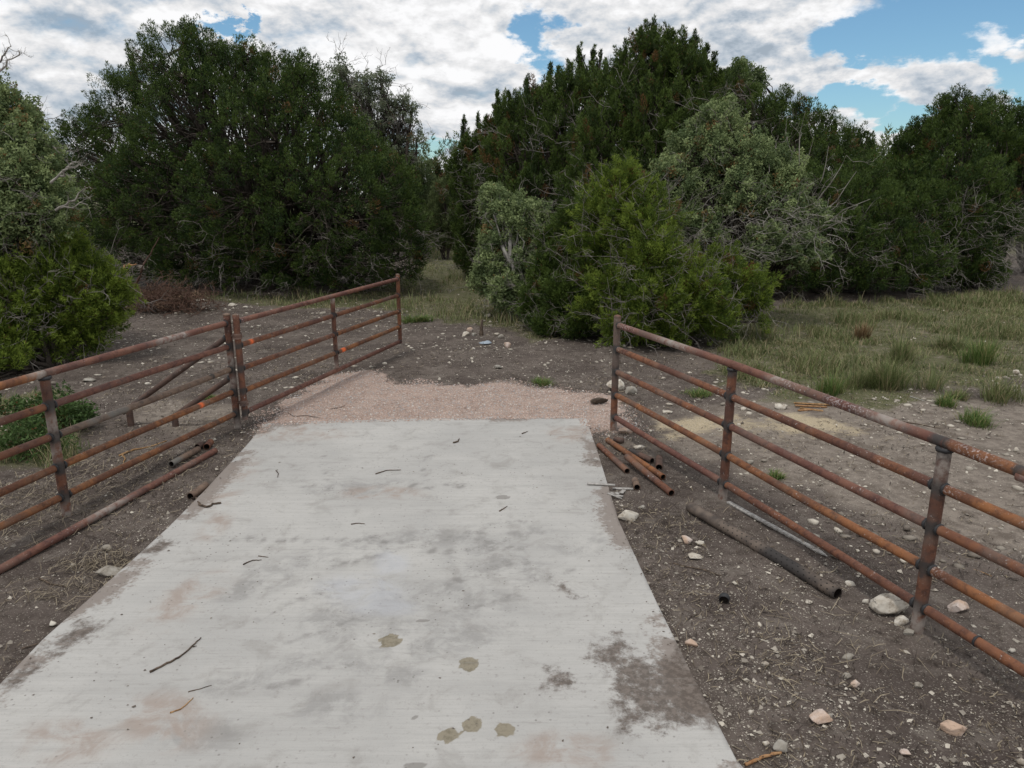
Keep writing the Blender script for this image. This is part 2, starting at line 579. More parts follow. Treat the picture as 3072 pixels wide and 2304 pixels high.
def build_ground():
    n = 460
    s = np.linspace(-1, 1, n)
    a = 4.6
    gx = np.sinh(a * s) / np.sinh(a) * 600
    a2 = 4.9
    gy = np.sinh(a2 * s) / np.sinh(a2) * 700 + 6.5
    X, Y = np.meshgrid(gx, gy)
    # compress the fine zone: sinh spacing is ~5 cm near the drive, metres far away
    x, y = X.ravel(), Y.ravel()
    z = ground_z(x, y)
    i = np.arange(n - 1)
    I, J = np.meshgrid(i, i)
    b0 = (J * n + I).ravel()
    F = np.stack([b0, b0 + 1, b0 + n + 1, b0 + n], 1)
    nz = fbm(x, y, 1.6, 4, 31) - .5
    nz2 = fbm(x, y, 6, 3, 33) - .5

    def msk(poly, edge, n1=.5, n2=.3):
        sd = poly_sd(x, y, poly) + nz * n1 + nz2 * n2
        return sstep(sd, edge, -edge)
    at = dict(gravel=msk(P_GRAVEL, .22, .7, .5), dust=np.maximum.reduce([msk(P_DUST, .7, 1.6, .6), msk(P_DUST2, .25, .9, .5) * .8, sstep(fbm(x, y, .5, 4, 37), .52, .7) * sstep(y, 9, 12) * .45]), saw=np.maximum.reduce([msk(P_SAW1, .38, 1.0, .6), msk(P_SAW2, .38, 1.0, .6), msk(P_SAW3, .3, 1.0, .6) * .6]),
              grassy=np.clip(np.maximum.reduce([msk(P_FIELD, .6, 1.8, .6), msk(P_GAP, .5, 1.0, .5), msk(P_LEFTG, .3, .6, .3),
                                               sstep(y, 34, 42) * .8, sstep(np.abs(x), 18, 26) * .8, sstep(-y, 1.5, 6)]), 0, 1))
    return mesh_np('ground', np.stack([x, y, z], 1), F, M['ground'], attrs=at, smooth=True)


m_, t, b = new_mat('earth', .95, .12)
p = world_pos(t)
n1 = t.noise(p, 1.1, 5, .6)
n2 = t.noise(p, 9, 6, .7)
n3 = t.noise(p, 60, 4, .65)
n4 = t.noise(p, 3.0, 5, .65)
soil = t.mix(t.ss(n1, .35, .65), (.090, .072, .063), (.145, .119, .103))
soil = t.mix(t.m('MULTIPLY', t.ss(n2, .45, .68), .8), soil, (.056, .044, .036))
soil = t.mix(t.m('MULTIPLY', t.ss(n4, .54, .66), .55), soil, (.20, .172, .148))
dust = t.mix(t.ss(n2, .35, .65), (.285, .243, .203), (.185, .155, .13))
dust = t.mix(t.m('MULTIPLY', t.ss(n4, .50, .62), .8), dust, (.13, .105, .085))
c = t.mix(t.m('MULTIPLY', t.ss(t.m('ADD', t.attr('dust'), t.m('MULTIPLY', t.m('SUBTRACT', n2, .5), .6)), .25, .75), .9), soil, dust)
saw = t.mix(t.ss(n3, .35, .65), (.42, .34, .22), (.56, .47, .33))
c = t.mix(t.m('MULTIPLY', t.ss(t.m('ADD', t.attr('saw'), t.m('MULTIPLY', t.m('SUBTRACT', n2, .5), 1.2)), .35, .8), .85), c, saw)
turf = t.mix(t.ss(n2, .35, .65), (.085, .088, .040), (.14, .135, .075))
turf = t.mix(t.m('MULTIPLY', t.ss(n4, .55, .66), .7), turf, (.24, .20, .155))
c = t.mix(t.ss(t.m('ADD', t.attr('grassy'), t.m('MULTIPLY', t.m('SUBTRACT', n2, .5), .8)), .3, .8), c, turf)
pg = t.mix(t.ss(n3, .35, .62), (.33, .245, .205), (.47, .365, .31))
pg = t.mix(t.m('MULTIPLY', t.ss(n4, .5, .65), .4), pg, (.30, .26, .235))
c = t.mix(t.ss(t.m('ADD', t.attr('gravel'), t.m('MULTIPLY', t.m('SUBTRACT', n2, .5), 1.0)), .35, .7), c, pg)
vo = t.node('ShaderNodeTexVoronoi')
vo.inputs['Scale'].default_value = 42
t.put(vo.inputs['Vector'], p)
grit = t.m('MULTIPLY', t.ss(vo.outputs['Distance'], .30, .20), t.ss(t.noise(p, 2.2, 3, .6), .38, .62))
vs = t.node('ShaderNodeSeparateColor')
t.put(vs.inputs[0], vo.outputs['Color'])
grit = t.m('MULTIPLY', grit, t.ss(vs.outputs[0], .35, .5))
c = t.mix(t.m('MULTIPLY', grit, .8), c, t.mix(vs.outputs[1], (.18, .155, .13), (.44, .40, .34)))
vo3 = t.node('ShaderNodeTexVoronoi')
vo3.inputs['Scale'].default_value = 95
t.put(vo3.inputs['Vector'], p)
vs3 = t.node('ShaderNodeSeparateColor')
t.put(vs3.inputs[0], vo3.outputs['Color'])
gr3 = t.m('MULTIPLY', t.ss(vo3.outputs['Distance'], .45, .25), t.ss(vs3.outputs[0], .55, .7))
c = t.mix(t.m('MULTIPLY', gr3, .7), c, t.mix(vs3.outputs[1], (.05, .04, .035), (.40, .36, .31)))
t.put(b.inputs['Base Color'], c)
hgt = t.m('ADD', t.m('ADD', t.m('MULTIPLY', n3, .35), n2), t.m('MULTIPLY', grit, .25))
t.put(b.inputs['Normal'], t.bump(hgt, .9, .03))
M['ground'] = m_

tag(build_ground(), kind='structure')


# ------------------------------------------------------------------ the concrete drive
def S(u, v):
    return G(u, v, SZ)[:2]


SZ = .035
mud_polys = [
    [(1740, 1915), (1800, 1945), (1850, 1915), (1900, 1975), (1960, 1985), (2010, 1900), (2070, 1940), (2160, 2090), (2220, 2190), (2060, 2180), (1980, 2215), (1930, 2175), (1880, 2195), (1870, 2110), (1830, 2080), (1850, 2030), (1780, 1990)],
    [(1655, 1725), (1710, 1735), (1725, 1780), (1780, 1790), (1775, 1810), (1700, 1790), (1650, 1775)],
    [(-40, 2110), (60, 2020), (150, 1930), (235, 1860), (290, 1865), (320, 1880), (240, 1950), (150, 2000), (60, 2060), (-40, 2150)],
    [(1740, 1375), (1770, 1372), (1795, 1378), (1797, 1388), (1750, 1386)],
    [(1640, 2010), (1750, 2025), (1760, 2080), (1700, 2090), (1620, 2060)],
    [(430, 1655), (480, 1620), (515, 1628), (470, 1665)],
]
tan_spots = [(1172, 1925, 62, 44), (1407, 1994, 62, 44), (1418, 2174, 66, 46), (1510, 2190, 62, 46), (1343, 2210, 62, 44)]
grey_spots = [(1243, 2300, 80, 26), (1270, 1862, 30, 12), (1510, 1492, 50, 14), (1180, 2170, 30, 12), (1245, 2150, 26, 9)]
damp = [(1150, 1640, 330, 50, -8), (900, 1700, 240, 50, -14), (1300, 1790, 380, 60, 5), (980, 1850, 120, 110, 0), (1050, 1870, 150, 50, -20), (1500, 1700, 240, 50, 10),
        (900, 2000, 110, 60, -30), (1000, 2120, 160, 55, 0), (760, 1760, 170, 40, -12), (1100, 1460, 200, 26, -2), (1350, 1620, 240, 30, 4), (700, 2060, 120, 40, -15),
        (1150, 2010, 180, 50, 10), (1450, 1850, 160, 60, 0), (1750, 1640, 120, 40, 0), (600, 2200, 160, 60, 0), (1600, 1600, 160, 24, 6), (1250, 1910, 260, 70, 0)]
pinkish = [(560, 1800, 140, 60, -30), (500, 2160, 160, 90, 0), (1710, 1300, 80, 24, 0), (900, 1300, 160, 20, 0), (200, 2220, 160, 70, 0), (650, 1570, 60, 40, -30), (1150, 1480, 120, 22, 0), (1690, 2250, 180, 60, 0),
           (860, 1290, 130, 24, -5), (700, 1450, 80, 50, -40)]


def build_slab():
    rk0 = np.random.default_rng(5)
    step = .03
    gx = np.arange(-7.2, 3.9, step)
    gy = np.concatenate([np.arange(-5.0, 2.0, .12), np.arange(2.0, 8.6, step)])
    X, Y = np.meshgrid(gx, gy)
    x, y = X.ravel(), Y.ravel()
    nx, ny = len(gx), len(gy)
    sd = poly_sd(x, y, SLAB)
    # pull the rim vertices onto the outline
    e = 1e-3
    gxn = (poly_sd(x + e, y, SLAB) - poly_sd(x - e, y, SLAB)) / (2 * e)
    gyn = (poly_sd(x, y + e, SLAB) - poly_sd(x, y - e, SLAB)) / (2 * e)
    out = sd > 0
    near = out & (sd < .17)
    x = np.where(near, x - gxn * sd, x)
    y = np.where(near, y - gyn * sd, y)
    keep = (sd < step * 1.5) | ((Y.ravel() < 2.1) & (sd < .13))
    i = np.arange(nx - 1)
    j = np.arange(ny - 1)
    I, J = np.meshgrid(i, j)
    b0 = (J * nx + I).ravel()
    F = np.stack([b0, b0 + 1, b0 + nx + 1, b0 + nx], 1)
    F = F[keep[F].all(1) & (sd[F].min(1) < -.002)]
    used, inv = np.unique(F, return_inverse=True)
    F = inv.reshape(-1, 4)
    x, y = x[used], y[used]
    z = np.full(len(x), SZ) + (fbm(x, y, .8, 2, 4) - .5) * .006
    # rim skirt
    ed = np.concatenate([F[:, [0, 1]], F[:, [1, 2]], F[:, [2, 3]], F[:, [3, 0]]])
    key = np.sort(ed, 1)
    _, idx, cnt = np.unique(key[:, 0].astype(np.int64) * 10000000 + key[:, 1], return_index=True, return_counts=True)
    be = ed[idx[cnt == 1]]
    bv, binv = np.unique(be, return_inverse=True)
    be2 = binv.reshape(-1, 2)
    n0 = len(x)
    V = np.stack([x, y, z], 1)
    low = V[bv].copy()
    # slight rounded arris
    low[:, 2] = -.10
    Vall = np.concatenate([V, low])
    Fs = np.stack([be[:, 1], be[:, 0], n0 + be2[:, 0], n0 + be2[:, 1]], 1)
    nz = fbm(x, y, 3, 4, 41) - .5
    nz2 = fbm(x, y, 12, 3, 43) - .5

    def soft(lst, grow=1.0):
        a = np.zeros(len(x))
        for q in lst:
            u, v, du, dv = q[:4]
            ti = q[4] if len(q) > 4 else 0
            c = S(u, v)
            ex = S(u + du, v + du * math.tan(R(ti))) - c
            ey = S(u, v - dv) - c
            det = ex[0] * ey[1] - ex[1] * ey[0]
            dx, dy = x - c[0], y - c[1]
            p_ = (dx * ey[1] - dy * ey[0]) / det
            q_ = (-dx * ex[1] + dy * ex[0]) / det
            r_ = np.hypot(p_, q_) + nz * .5
            a = np.maximum(a, sstep(r_, 1.25 * grow, .45))
        return a
    mud = np.zeros(len(x))
    for P_ in mud_polys:
        pw = [S(*q) for q in P_]
        mud = np.maximum(mud, sstep(poly_sd(x, y, pw) + nz * .22 + nz2 * .10, .16, -.16))
    sdu = poly_sd(x, y, SLAB)
    rim = np.clip(sstep(sdu, -.35, 0.0) * sstep(fbm(x, y, 2.2, 4, 51), .36, .66), 0, 1)
    ed_ = sstep(sdu, -.05, -.01)
    at = dict(mud=mud, tan=np.zeros(len(x)), damp=soft(damp), pink=soft(pinkish), spot=np.zeros(len(x)), rim=rim, edge=ed_)

    def hard(lst):
        a = np.zeros(len(x))
        for u, v, du, dv in lst:
            c = S(u, v)
            ex = (S(u + du / 2, v) - c)[0]
            ey = abs((S(u, v - dv / 2) - c)[1])
            a = np.maximum(a, sstep(np.hypot((x - c[0]) / ex, (y - c[1]) / ey) + nz * .6 + nz2 * .7, 1.15, .70))
        return a
    at['tan'] = hard(tan_spots)
    at['spot'] = hard(grey_spots)
    tr = []
    for (u0, v0, u1, v1, n_, wd) in ((660, 1622, 1520, 1622, 20, 24), (1300, 1655, 1560, 1640, 8, 26), (1400, 1600, 1560, 1560, 5, 24), (1150, 1458, 1380, 1455, 6, 22), (900, 1462, 1080, 1466, 5, 18), (1275, 1370, 1275, 1440, 5, 16), (980, 1370, 975, 1440, 4, 12),
                                    (1340, 1750, 1520, 1690, 6, 28), (1360, 1830, 1560, 1790, 6, 28), (780, 1850, 1000, 1760, 6, 26), (1000, 1700, 1280, 1630, 9, 26), (880, 1920, 1060, 1860, 5, 28), (1560, 1760, 1700, 1720, 4, 26), (820, 2060, 1040, 1990, 5, 30)):
        for i in range(n_):
            q = i / max(1, n_ - 1)
            tr.append((u0 + (u1 - u0) * q + rk0.normal() * 5, v0 + (v1 - v0) * q + rk0.normal() * 4, wd * rk0.uniform(.6, 1.1), wd * .32 * rk0.uniform(.7, 1.3), rk0.uniform(-20, 5)))
    at['tread'] = soft(tr)
    at['clean'] = soft([(1090, 1770, 150, 55, 0), (1180, 1690, 60, 50, 0), (1150, 1820, 120, 30, 0)])
    at = {k_: np.concatenate([a_, a_[bv]]) for k_, a_ in at.items()}
    return mesh_np('concrete_driveway', Vall, [F, Fs], M['concrete'], attrs=at)


m_, t, b = new_mat('broomed_concrete', .88, .2)
p = world_pos(t)
na = t.noise(p, .9, 5, .6, .3)
nb = t.noise(p, 4.5, 6, .65, .5)
nc = t.noise(p, 26, 5, .65)
nd_ = t.noise(t.mapping(p, (2.0, 70, 70)), 1.0, 4, .7)
ne = t.noise(t.mapping(p, (.5, 9, 9)), 1.0, 4, .6)
c = t.mix(t.ss(na, .35, .65), (.475, .462, .438), (.412, .402, .384))
c = t.mix(t.m('MULTIPLY', t.ss(nd_, .42, .72), .30), c, (.31, .30, .285))
c = t.mix(t.m('MULTIPLY', t.ss(ne, .50, .66), .25), c, (.34, .33, .315))
c = t.mix(t.m('MULTIPLY', t.ss(nb, .50, .70), .55), c, (.295, .28, .26))
c = t.mix(t.m('MULTIPLY', t.ss(nc, .56, .70), .40), c, (.27, .25, .23))
dm = t.m('MULTIPLY', t.attr('damp'), t.ss(t.noise(p, 4.6, 8, .72, .4), .42, .62))
c = t.mix(t.m('MULTIPLY', dm, .48), c, (.215, .208, .200))
tm = t.m('MULTIPLY', t.attr('tread'), t.ss(t.noise(p, 9, 6, .7), .38, .60))
c = t.mix(t.m('MULTIPLY', tm, .62), c, (.19, .18, .17))
c = t.mix(t.m('MULTIPLY', t.m('MULTIPLY', t.attr('clean'), t.ss(nb, .35, .6)), .5), c, (.47, .48, .51))
pk = t.m('MULTIPLY', t.attr('pink'), t.ss(nb, .38, .62))
c = t.mix(t.m('MULTIPLY', pk, .7), c, (.33, .265, .225))
c = t.mix(t.m('MULTIPLY', t.ss(t.m('ADD', t.attr('rim'), t.m('MULTIPLY', t.m('SUBTRACT', nc, .5), 1.6)), .35, .8), .75), c, (.20, .16, .135))
md = t.m('ADD', t.attr('mud'), t.m('ADD', t.m('MULTIPLY', t.m('SUBTRACT', t.noise(p, 20, 8, .75), .5), 1.7), t.m('MULTIPLY', t.m('SUBTRACT', nb, .5), 1.5)))
mudc = t.mix(t.ss(nc, .4, .65), (.095, .075, .062), (.17, .14, .12))
c = t.mix(t.m('MULTIPLY', t.ss(md, .38, .95), .92), c, mudc)
tn = t.m('ADD', t.attr('tan'), t.m('MULTIPLY', t.m('SUBTRACT', nc, .5), 1.2))
c = t.mix(t.m('MULTIPLY', t.ss(tn, .3, .6), .85), c, t.mix(t.ss(nc, .35, .6), (.15, .125, .075), (.24, .205, .14)))
c = t.mix(t.m('MULTIPLY', t.ss(t.attr('spot'), .3, .6), .6), c, (.17, .155, .14))
c = t.mix(t.m('MULTIPLY', t.ss(t.noise(p, 110, 4, .7), .56, .70), .35), c, (.22, .21, .19))
c = t.mix(t.m('MULTIPLY', t.ss(t.noise(t.mapping(p, (3, 22, 22)), 1.0, 6, .75), .57, .70), .40), c, (.26, .245, .225))
# dark crumbs and hairline marks
vo = t.node('ShaderNodeTexVoronoi')
vo.inputs['Scale'].default_value = 24
t.put(vo.inputs['Vector'], p)
vs = t.node('ShaderNodeSeparateColor')
t.put(vs.inputs[0], vo.outputs['Color'])
rw = t.m('MULTIPLY', t.vm and t.ss(vo.outputs['Distance'], .22, .10), t.ss(vs.outputs[0], .50, .56))
cr = t.m('MULTIPLY', rw, t.ss(t.m('ADD', t.noise(p, 1.4, 4, .7), t.m('MULTIPLY', t.attr('rim'), .2)), .40, .62))
c = t.mix(t.m('MULTIPLY', cr, .65), c, (.12, .105, .095))
vo2 = t.node('ShaderNodeTexVoronoi')
vo2.inputs['Scale'].default_value = 6
t.put(vo2.inputs['Vector'], p)
vs2 = t.node('ShaderNodeSeparateColor')
t.put(vs2.inputs[0], vo2.outputs['Color'])
t.put(b.inputs['Base Color'], c)
t.put(b.inputs['Normal'], t.bump(t.m('ADD', t.m('MULTIPLY', nd_, 1.0), t.m('MULTIPLY', nc, .7)), .35, .004))
M['concrete'] = m_
tag(build_slab(), kind='structure')


# ------------------------------------------------------------------ rocks, pebbles, litter
def ico(sub):
    import bmesh
    bm = bmesh.new()
    bmesh.ops.create_icosphere(bm, subdivisions=sub, radius=1)
    V = np.array([v.co[:] for v in bm.verts])
    F = np.array([[v.index for v in f.verts] for f in bm.faces])
    bm.free()
    return V, F


ICO3, ICO2, ICO4 = ico(3), ico(2), ico(4)


def rock_shape(rng, base, cuts=22, d0=.42, d1=.74):
    V, F = base
    V = V.copy()
    for _ in range(cuts):
        n = nrm(rng.normal(size=3))
        d = rng.uniform(d0, d1)
        s_ = V @ n
        V = np.where((s_ > d)[:, None], V - (s_ - d)[:, None] * n, V)
    V = V + (rng.normal(size=V.shape)) * .012
    V /= np.abs(V).max(0)
    return V, F


def scatter(name, shapes, x, y, z, size, tone, mat, flat=.7, rng=None, kind='stuff', parent=None):
    N = len(x)
    th = rng.uniform(0, 6.283, N)
    sc = np.stack([size * rng.uniform(.7, 1.3, N), size * rng.uniform(.5, 1.0, N), size * flat * rng.uniform(.5, 1.1, N)], 1)
    Vs, Fs, Ts, off = [], [], [], 0
    pick = rng.integers(0, len(shapes), N)
    for k_, (V, F) in enumerate(shapes):
        ii = np.where(pick == k_)[0]
        if not len(ii): continue
        P_ = V[None] * sc[ii][:, None]
        c, s_ = np.cos(th[ii])[:, None], np.sin(th[ii])[:, None]
        X = P_[..., 0] * c - P_[..., 1] * s_ + x[ii][:, None]
        Y = P_[..., 0] * s_ + P_[..., 1] * c + y[ii][:, None]
        Z = P_[..., 2] + z[ii][:, None] + sc[ii][:, 2:3] * .35
        Vs.append(np.stack([X, Y, Z], -1).reshape(-1, 3))
        Fs.append((F[None] + off + (np.arange(len(ii)) * len(V))[:, None, None]).reshape(-1, F.shape[1]))
        Ts.append(np.repeat(tone[ii], len(V)))
        off += len(ii) * len(V)
    o = mesh_np(name, np.concatenate(Vs), np.concatenate(Fs), mat, attrs={'tone': np.concatenate(Ts)}, parent=parent)
    return tag(o, kind=kind)


rng = np.random.default_rng(7)
octa = (np.array([[1, 0, 0], [-1, 0, 0], [0, 1, 0], [0, -1, 0], [0, 0, 1], [0, 0, -1.]]),
        np.array([[0, 2, 4], [2, 1, 4], [1, 3, 4], [3, 0, 4]]))


def octs(k_):
    out = []
    for _ in range(k_):
        V = octa[0] * 1.0 + rng.normal(size=(6, 3)) * .28
        out.append((V, octa[1]))
    return out


OCT = octs(10)


def on_slab(x, y, m=0.0):
    return poly_sd(x, y, SLAB) < m


# pebbles over the dirt: more of them per metre close by, where each can be seen
def fan(N, r0, r1, a0, a1, pw=1.0):
    r = r0 * (r1 / r0) ** (rng.uniform(0, 1, N) ** pw)
    a = rng.uniform(R(a0), R(a1), N)
    return r * np.sin(a), r * np.cos(a)


x, y = fan(210000, 2.4, 22, -44, 44, .85)
keep = ~on_slab(x, y, .01)
cl_ = fbm(x, y, 1.3, 4, 77)
keep &= (rng.uniform(0, 1, len(x)) < sstep(cl_, .25, .62) * .85 + .15)
gm = poly_sd(x, y, P_GRAVEL) < -.1
fm = (poly_sd(x, y, P_FIELD) < -.4) | (poly_sd(x, y, P_GAP) < -.4)
keep &= ~gm & ~(fm & (rng.uniform(0, 1, len(x)) < .8))
x, y = x[keep], y[keep]
d = np.hypot(x, y)
size = .0022 + .0040 * rng.uniform(0, 1, len(x)) ** 3 + .016 * rng.uniform(0, 1, len(x)) ** 30
size *= (1 + .05 * d)
scatter('pebbles', OCT, x, y, ground_z(x, y), size, rng.uniform(0, 1, len(x)) ** 1.3, M['pebble'], .7, rng)

x = rng.uniform(-9, 14, 26000)
y = rng.uniform(5, 19, 26000)
dd_ = poly_sd(x, y, P_DUST)
bk = (y > 10.2) & (x < 6)
sel = ((bk & (rng.uniform(0, 1, len(x)) < .32 * sstep(fbm(x, y, .8, 4, 17), .35, .65))) | ((x > 2.4) & (y < 13) & (rng.uniform(0, 1, len(x)) < .7 * sstep(fbm(x, y, .8, 4, 17), .42, .62))))
sel &= ~on_slab(x, y, .05) & (poly_sd(x, y, P_FIELD) > -.2) & (poly_sd(x, y, P_GRAVEL) > .1) & ((poly_sd(x, y, P_GAP) > -.6) | (rng.uniform(0, 1, len(x)) < .15))
x, y = x[sel], y[sel]
I1 = ico(1)
RS = [rock_shape(rng, I1, 6) for _ in range(8)]
scatter('rubble', RS, x, y, ground_z(x, y), .012 + .045 * rng.uniform(0, 1, len(x)) ** 4, rng.uniform(.1, 1, len(x)), M['pebble'], .55, rng)

# stones on slab: crumbs of dirt
x = rng.uniform(-5, 3, 9000)
y = rng.uniform(2.2, 8.4, 9000)
keep = on_slab(x, y, -.004)
keep &= rng.uniform(0, 1, len(x)) < (.045 + sstep(poly_sd(x, y, SLAB), -.35, 0) ** 2 * .9 * sstep(fbm(x, y, 1.6, 3, 19), .35, .6))
x, y = x[keep], y[keep]
scatter('dirt_crumbs', OCT, x, y, np.full(len(x), SZ + .001), .004 + .009 * rng.uniform(0, 1, len(x)) ** 4, rng.uniform(-.9, .35, len(x)), M['pebble'], .5, rng)

# pink granite gravel
x = rng.uniform(-4.2, 2.6, 75000)
y = rng.uniform(7.9, 12.5, 75000)
sd = poly_sd(x, y, P_GRAVEL) + (fbm(x, y, 1.6, 4, 31) - .5) * .7
keep = (rng.uniform(0, 1, len(x)) < sstep(sd, .35, -.20) ** 1.5) & ~on_slab(x, y, -.10)
x, y = x[keep], y[keep]
z = np.where(on_slab(x, y, .02), SZ, ground_z(x, y))
scatter('granite_gravel', OCT, x, y, z, .006 + .008 * rng.uniform(0, 1, len(x)) ** 1.5, rng.uniform(0, 1, len(x)), M['gravel'], .8, rng)


def strips(x, y, z, L, Wd, th, lift, tone, mat, name, bend=.3):
    """thin curved flat litter (leaf bits, straw, bark shreds)"""
    N = len(x)
    dx, dy = np.cos(th), np.sin(th)
    nx_, ny_ = -dy, dx
    s_ = np.array([-.5, 0, .5])
    bd = rng.normal(size=N) * bend
    V = []
    for i_, q in enumerate(s_):
        wd = Wd * (1.0 if i_ == 1 else .5)
        cx = x + dx * L * q + nx_ * L * bd * (q * q - .12)
        cy = y + dy * L * q + ny_ * L * bd * (q * q - .12)
        cz = z + .006 + (lift * abs(rng.normal(size=N)) * (q + .5))
        V += [np.stack([cx - nx_ * wd, cy - ny_ * wd, cz], 1), np.stack([cx + nx_ * wd, cy + ny_ * wd, cz + wd * .6], 1)]
    V = np.stack(V, 1).reshape(-1, 3)
    b0 = (np.arange(N) * 6)[:, None]
    F = np.concatenate([b0 + np.array([[0, 1, 3, 2]]), b0 + np.array([[2, 3, 5, 4]])])
    return tag(mesh_np(name, V, F, mat, attrs={'tone': np.repeat(tone, 6)}), kind='stuff')


x, y = fan(80000, 2.6, 24, -50, 50, .8)
keep = ~on_slab(x, y, .03) & (rng.uniform(0, 1, len(x)) < sstep(fbm(x, y, .9, 4, 91), .36, .6) + .06)
keep &= ~(poly_sd(x, y, P_GRAVEL) < 0) & ~((poly_sd(x, y, P_DUST) < 0) & (rng.uniform(0, 1, len(x)) < .55))
x, y = x[keep], y[keep]
d = np.hypot(x, y)
N = len(x)
tone = np.where(rng.uniform(0, 1, N) < .40, 1.7, rng.uniform(0, .75, N))
strips(x, y, ground_z(x, y) + .004, (.012 + .06 * rng.uniform(0, 1, N) ** 3) * (1 + .04 * d), .0016 + .0006 * d * .6, rng.uniform(0, 6.28, N), .012, tone, M['straw'], 'leaf_litter')


xs, ys = [], []
for u, v, n_, sx_, sy_ in ((320, 1690, 500, .22, .12), (250, 1780, 300, .3, .12), (120, 1480, 700, .6, .25), (60, 1560, 500, .4, .25), (420, 1390, 300, .4, .2), (2440, 1940, 250, .5, .3), (1960, 1560, 150, .3, .2)):
    c = G(u, v)
    xs.append(c[0] + rng.normal(size=n_) * sx_)
    ys.append(c[1] + rng.normal(size=n_) * sy_)
x, y = np.concatenate(xs), np.concatenate(ys)
keep = ~on_slab(x, y, .02)
x, y = x[keep], y[keep]
N = len(x)
strips(x, y, ground_z(x, y) + .006, .05 + .14 * rng.uniform(0, 1, N) ** 2, np.full(N, .0022), rng.uniform(0, 6.28, N), .03, np.where(rng.uniform(0, 1, N) < .3, 1.7, rng.uniform(.2, .9, N)), M['straw'], 'straw')

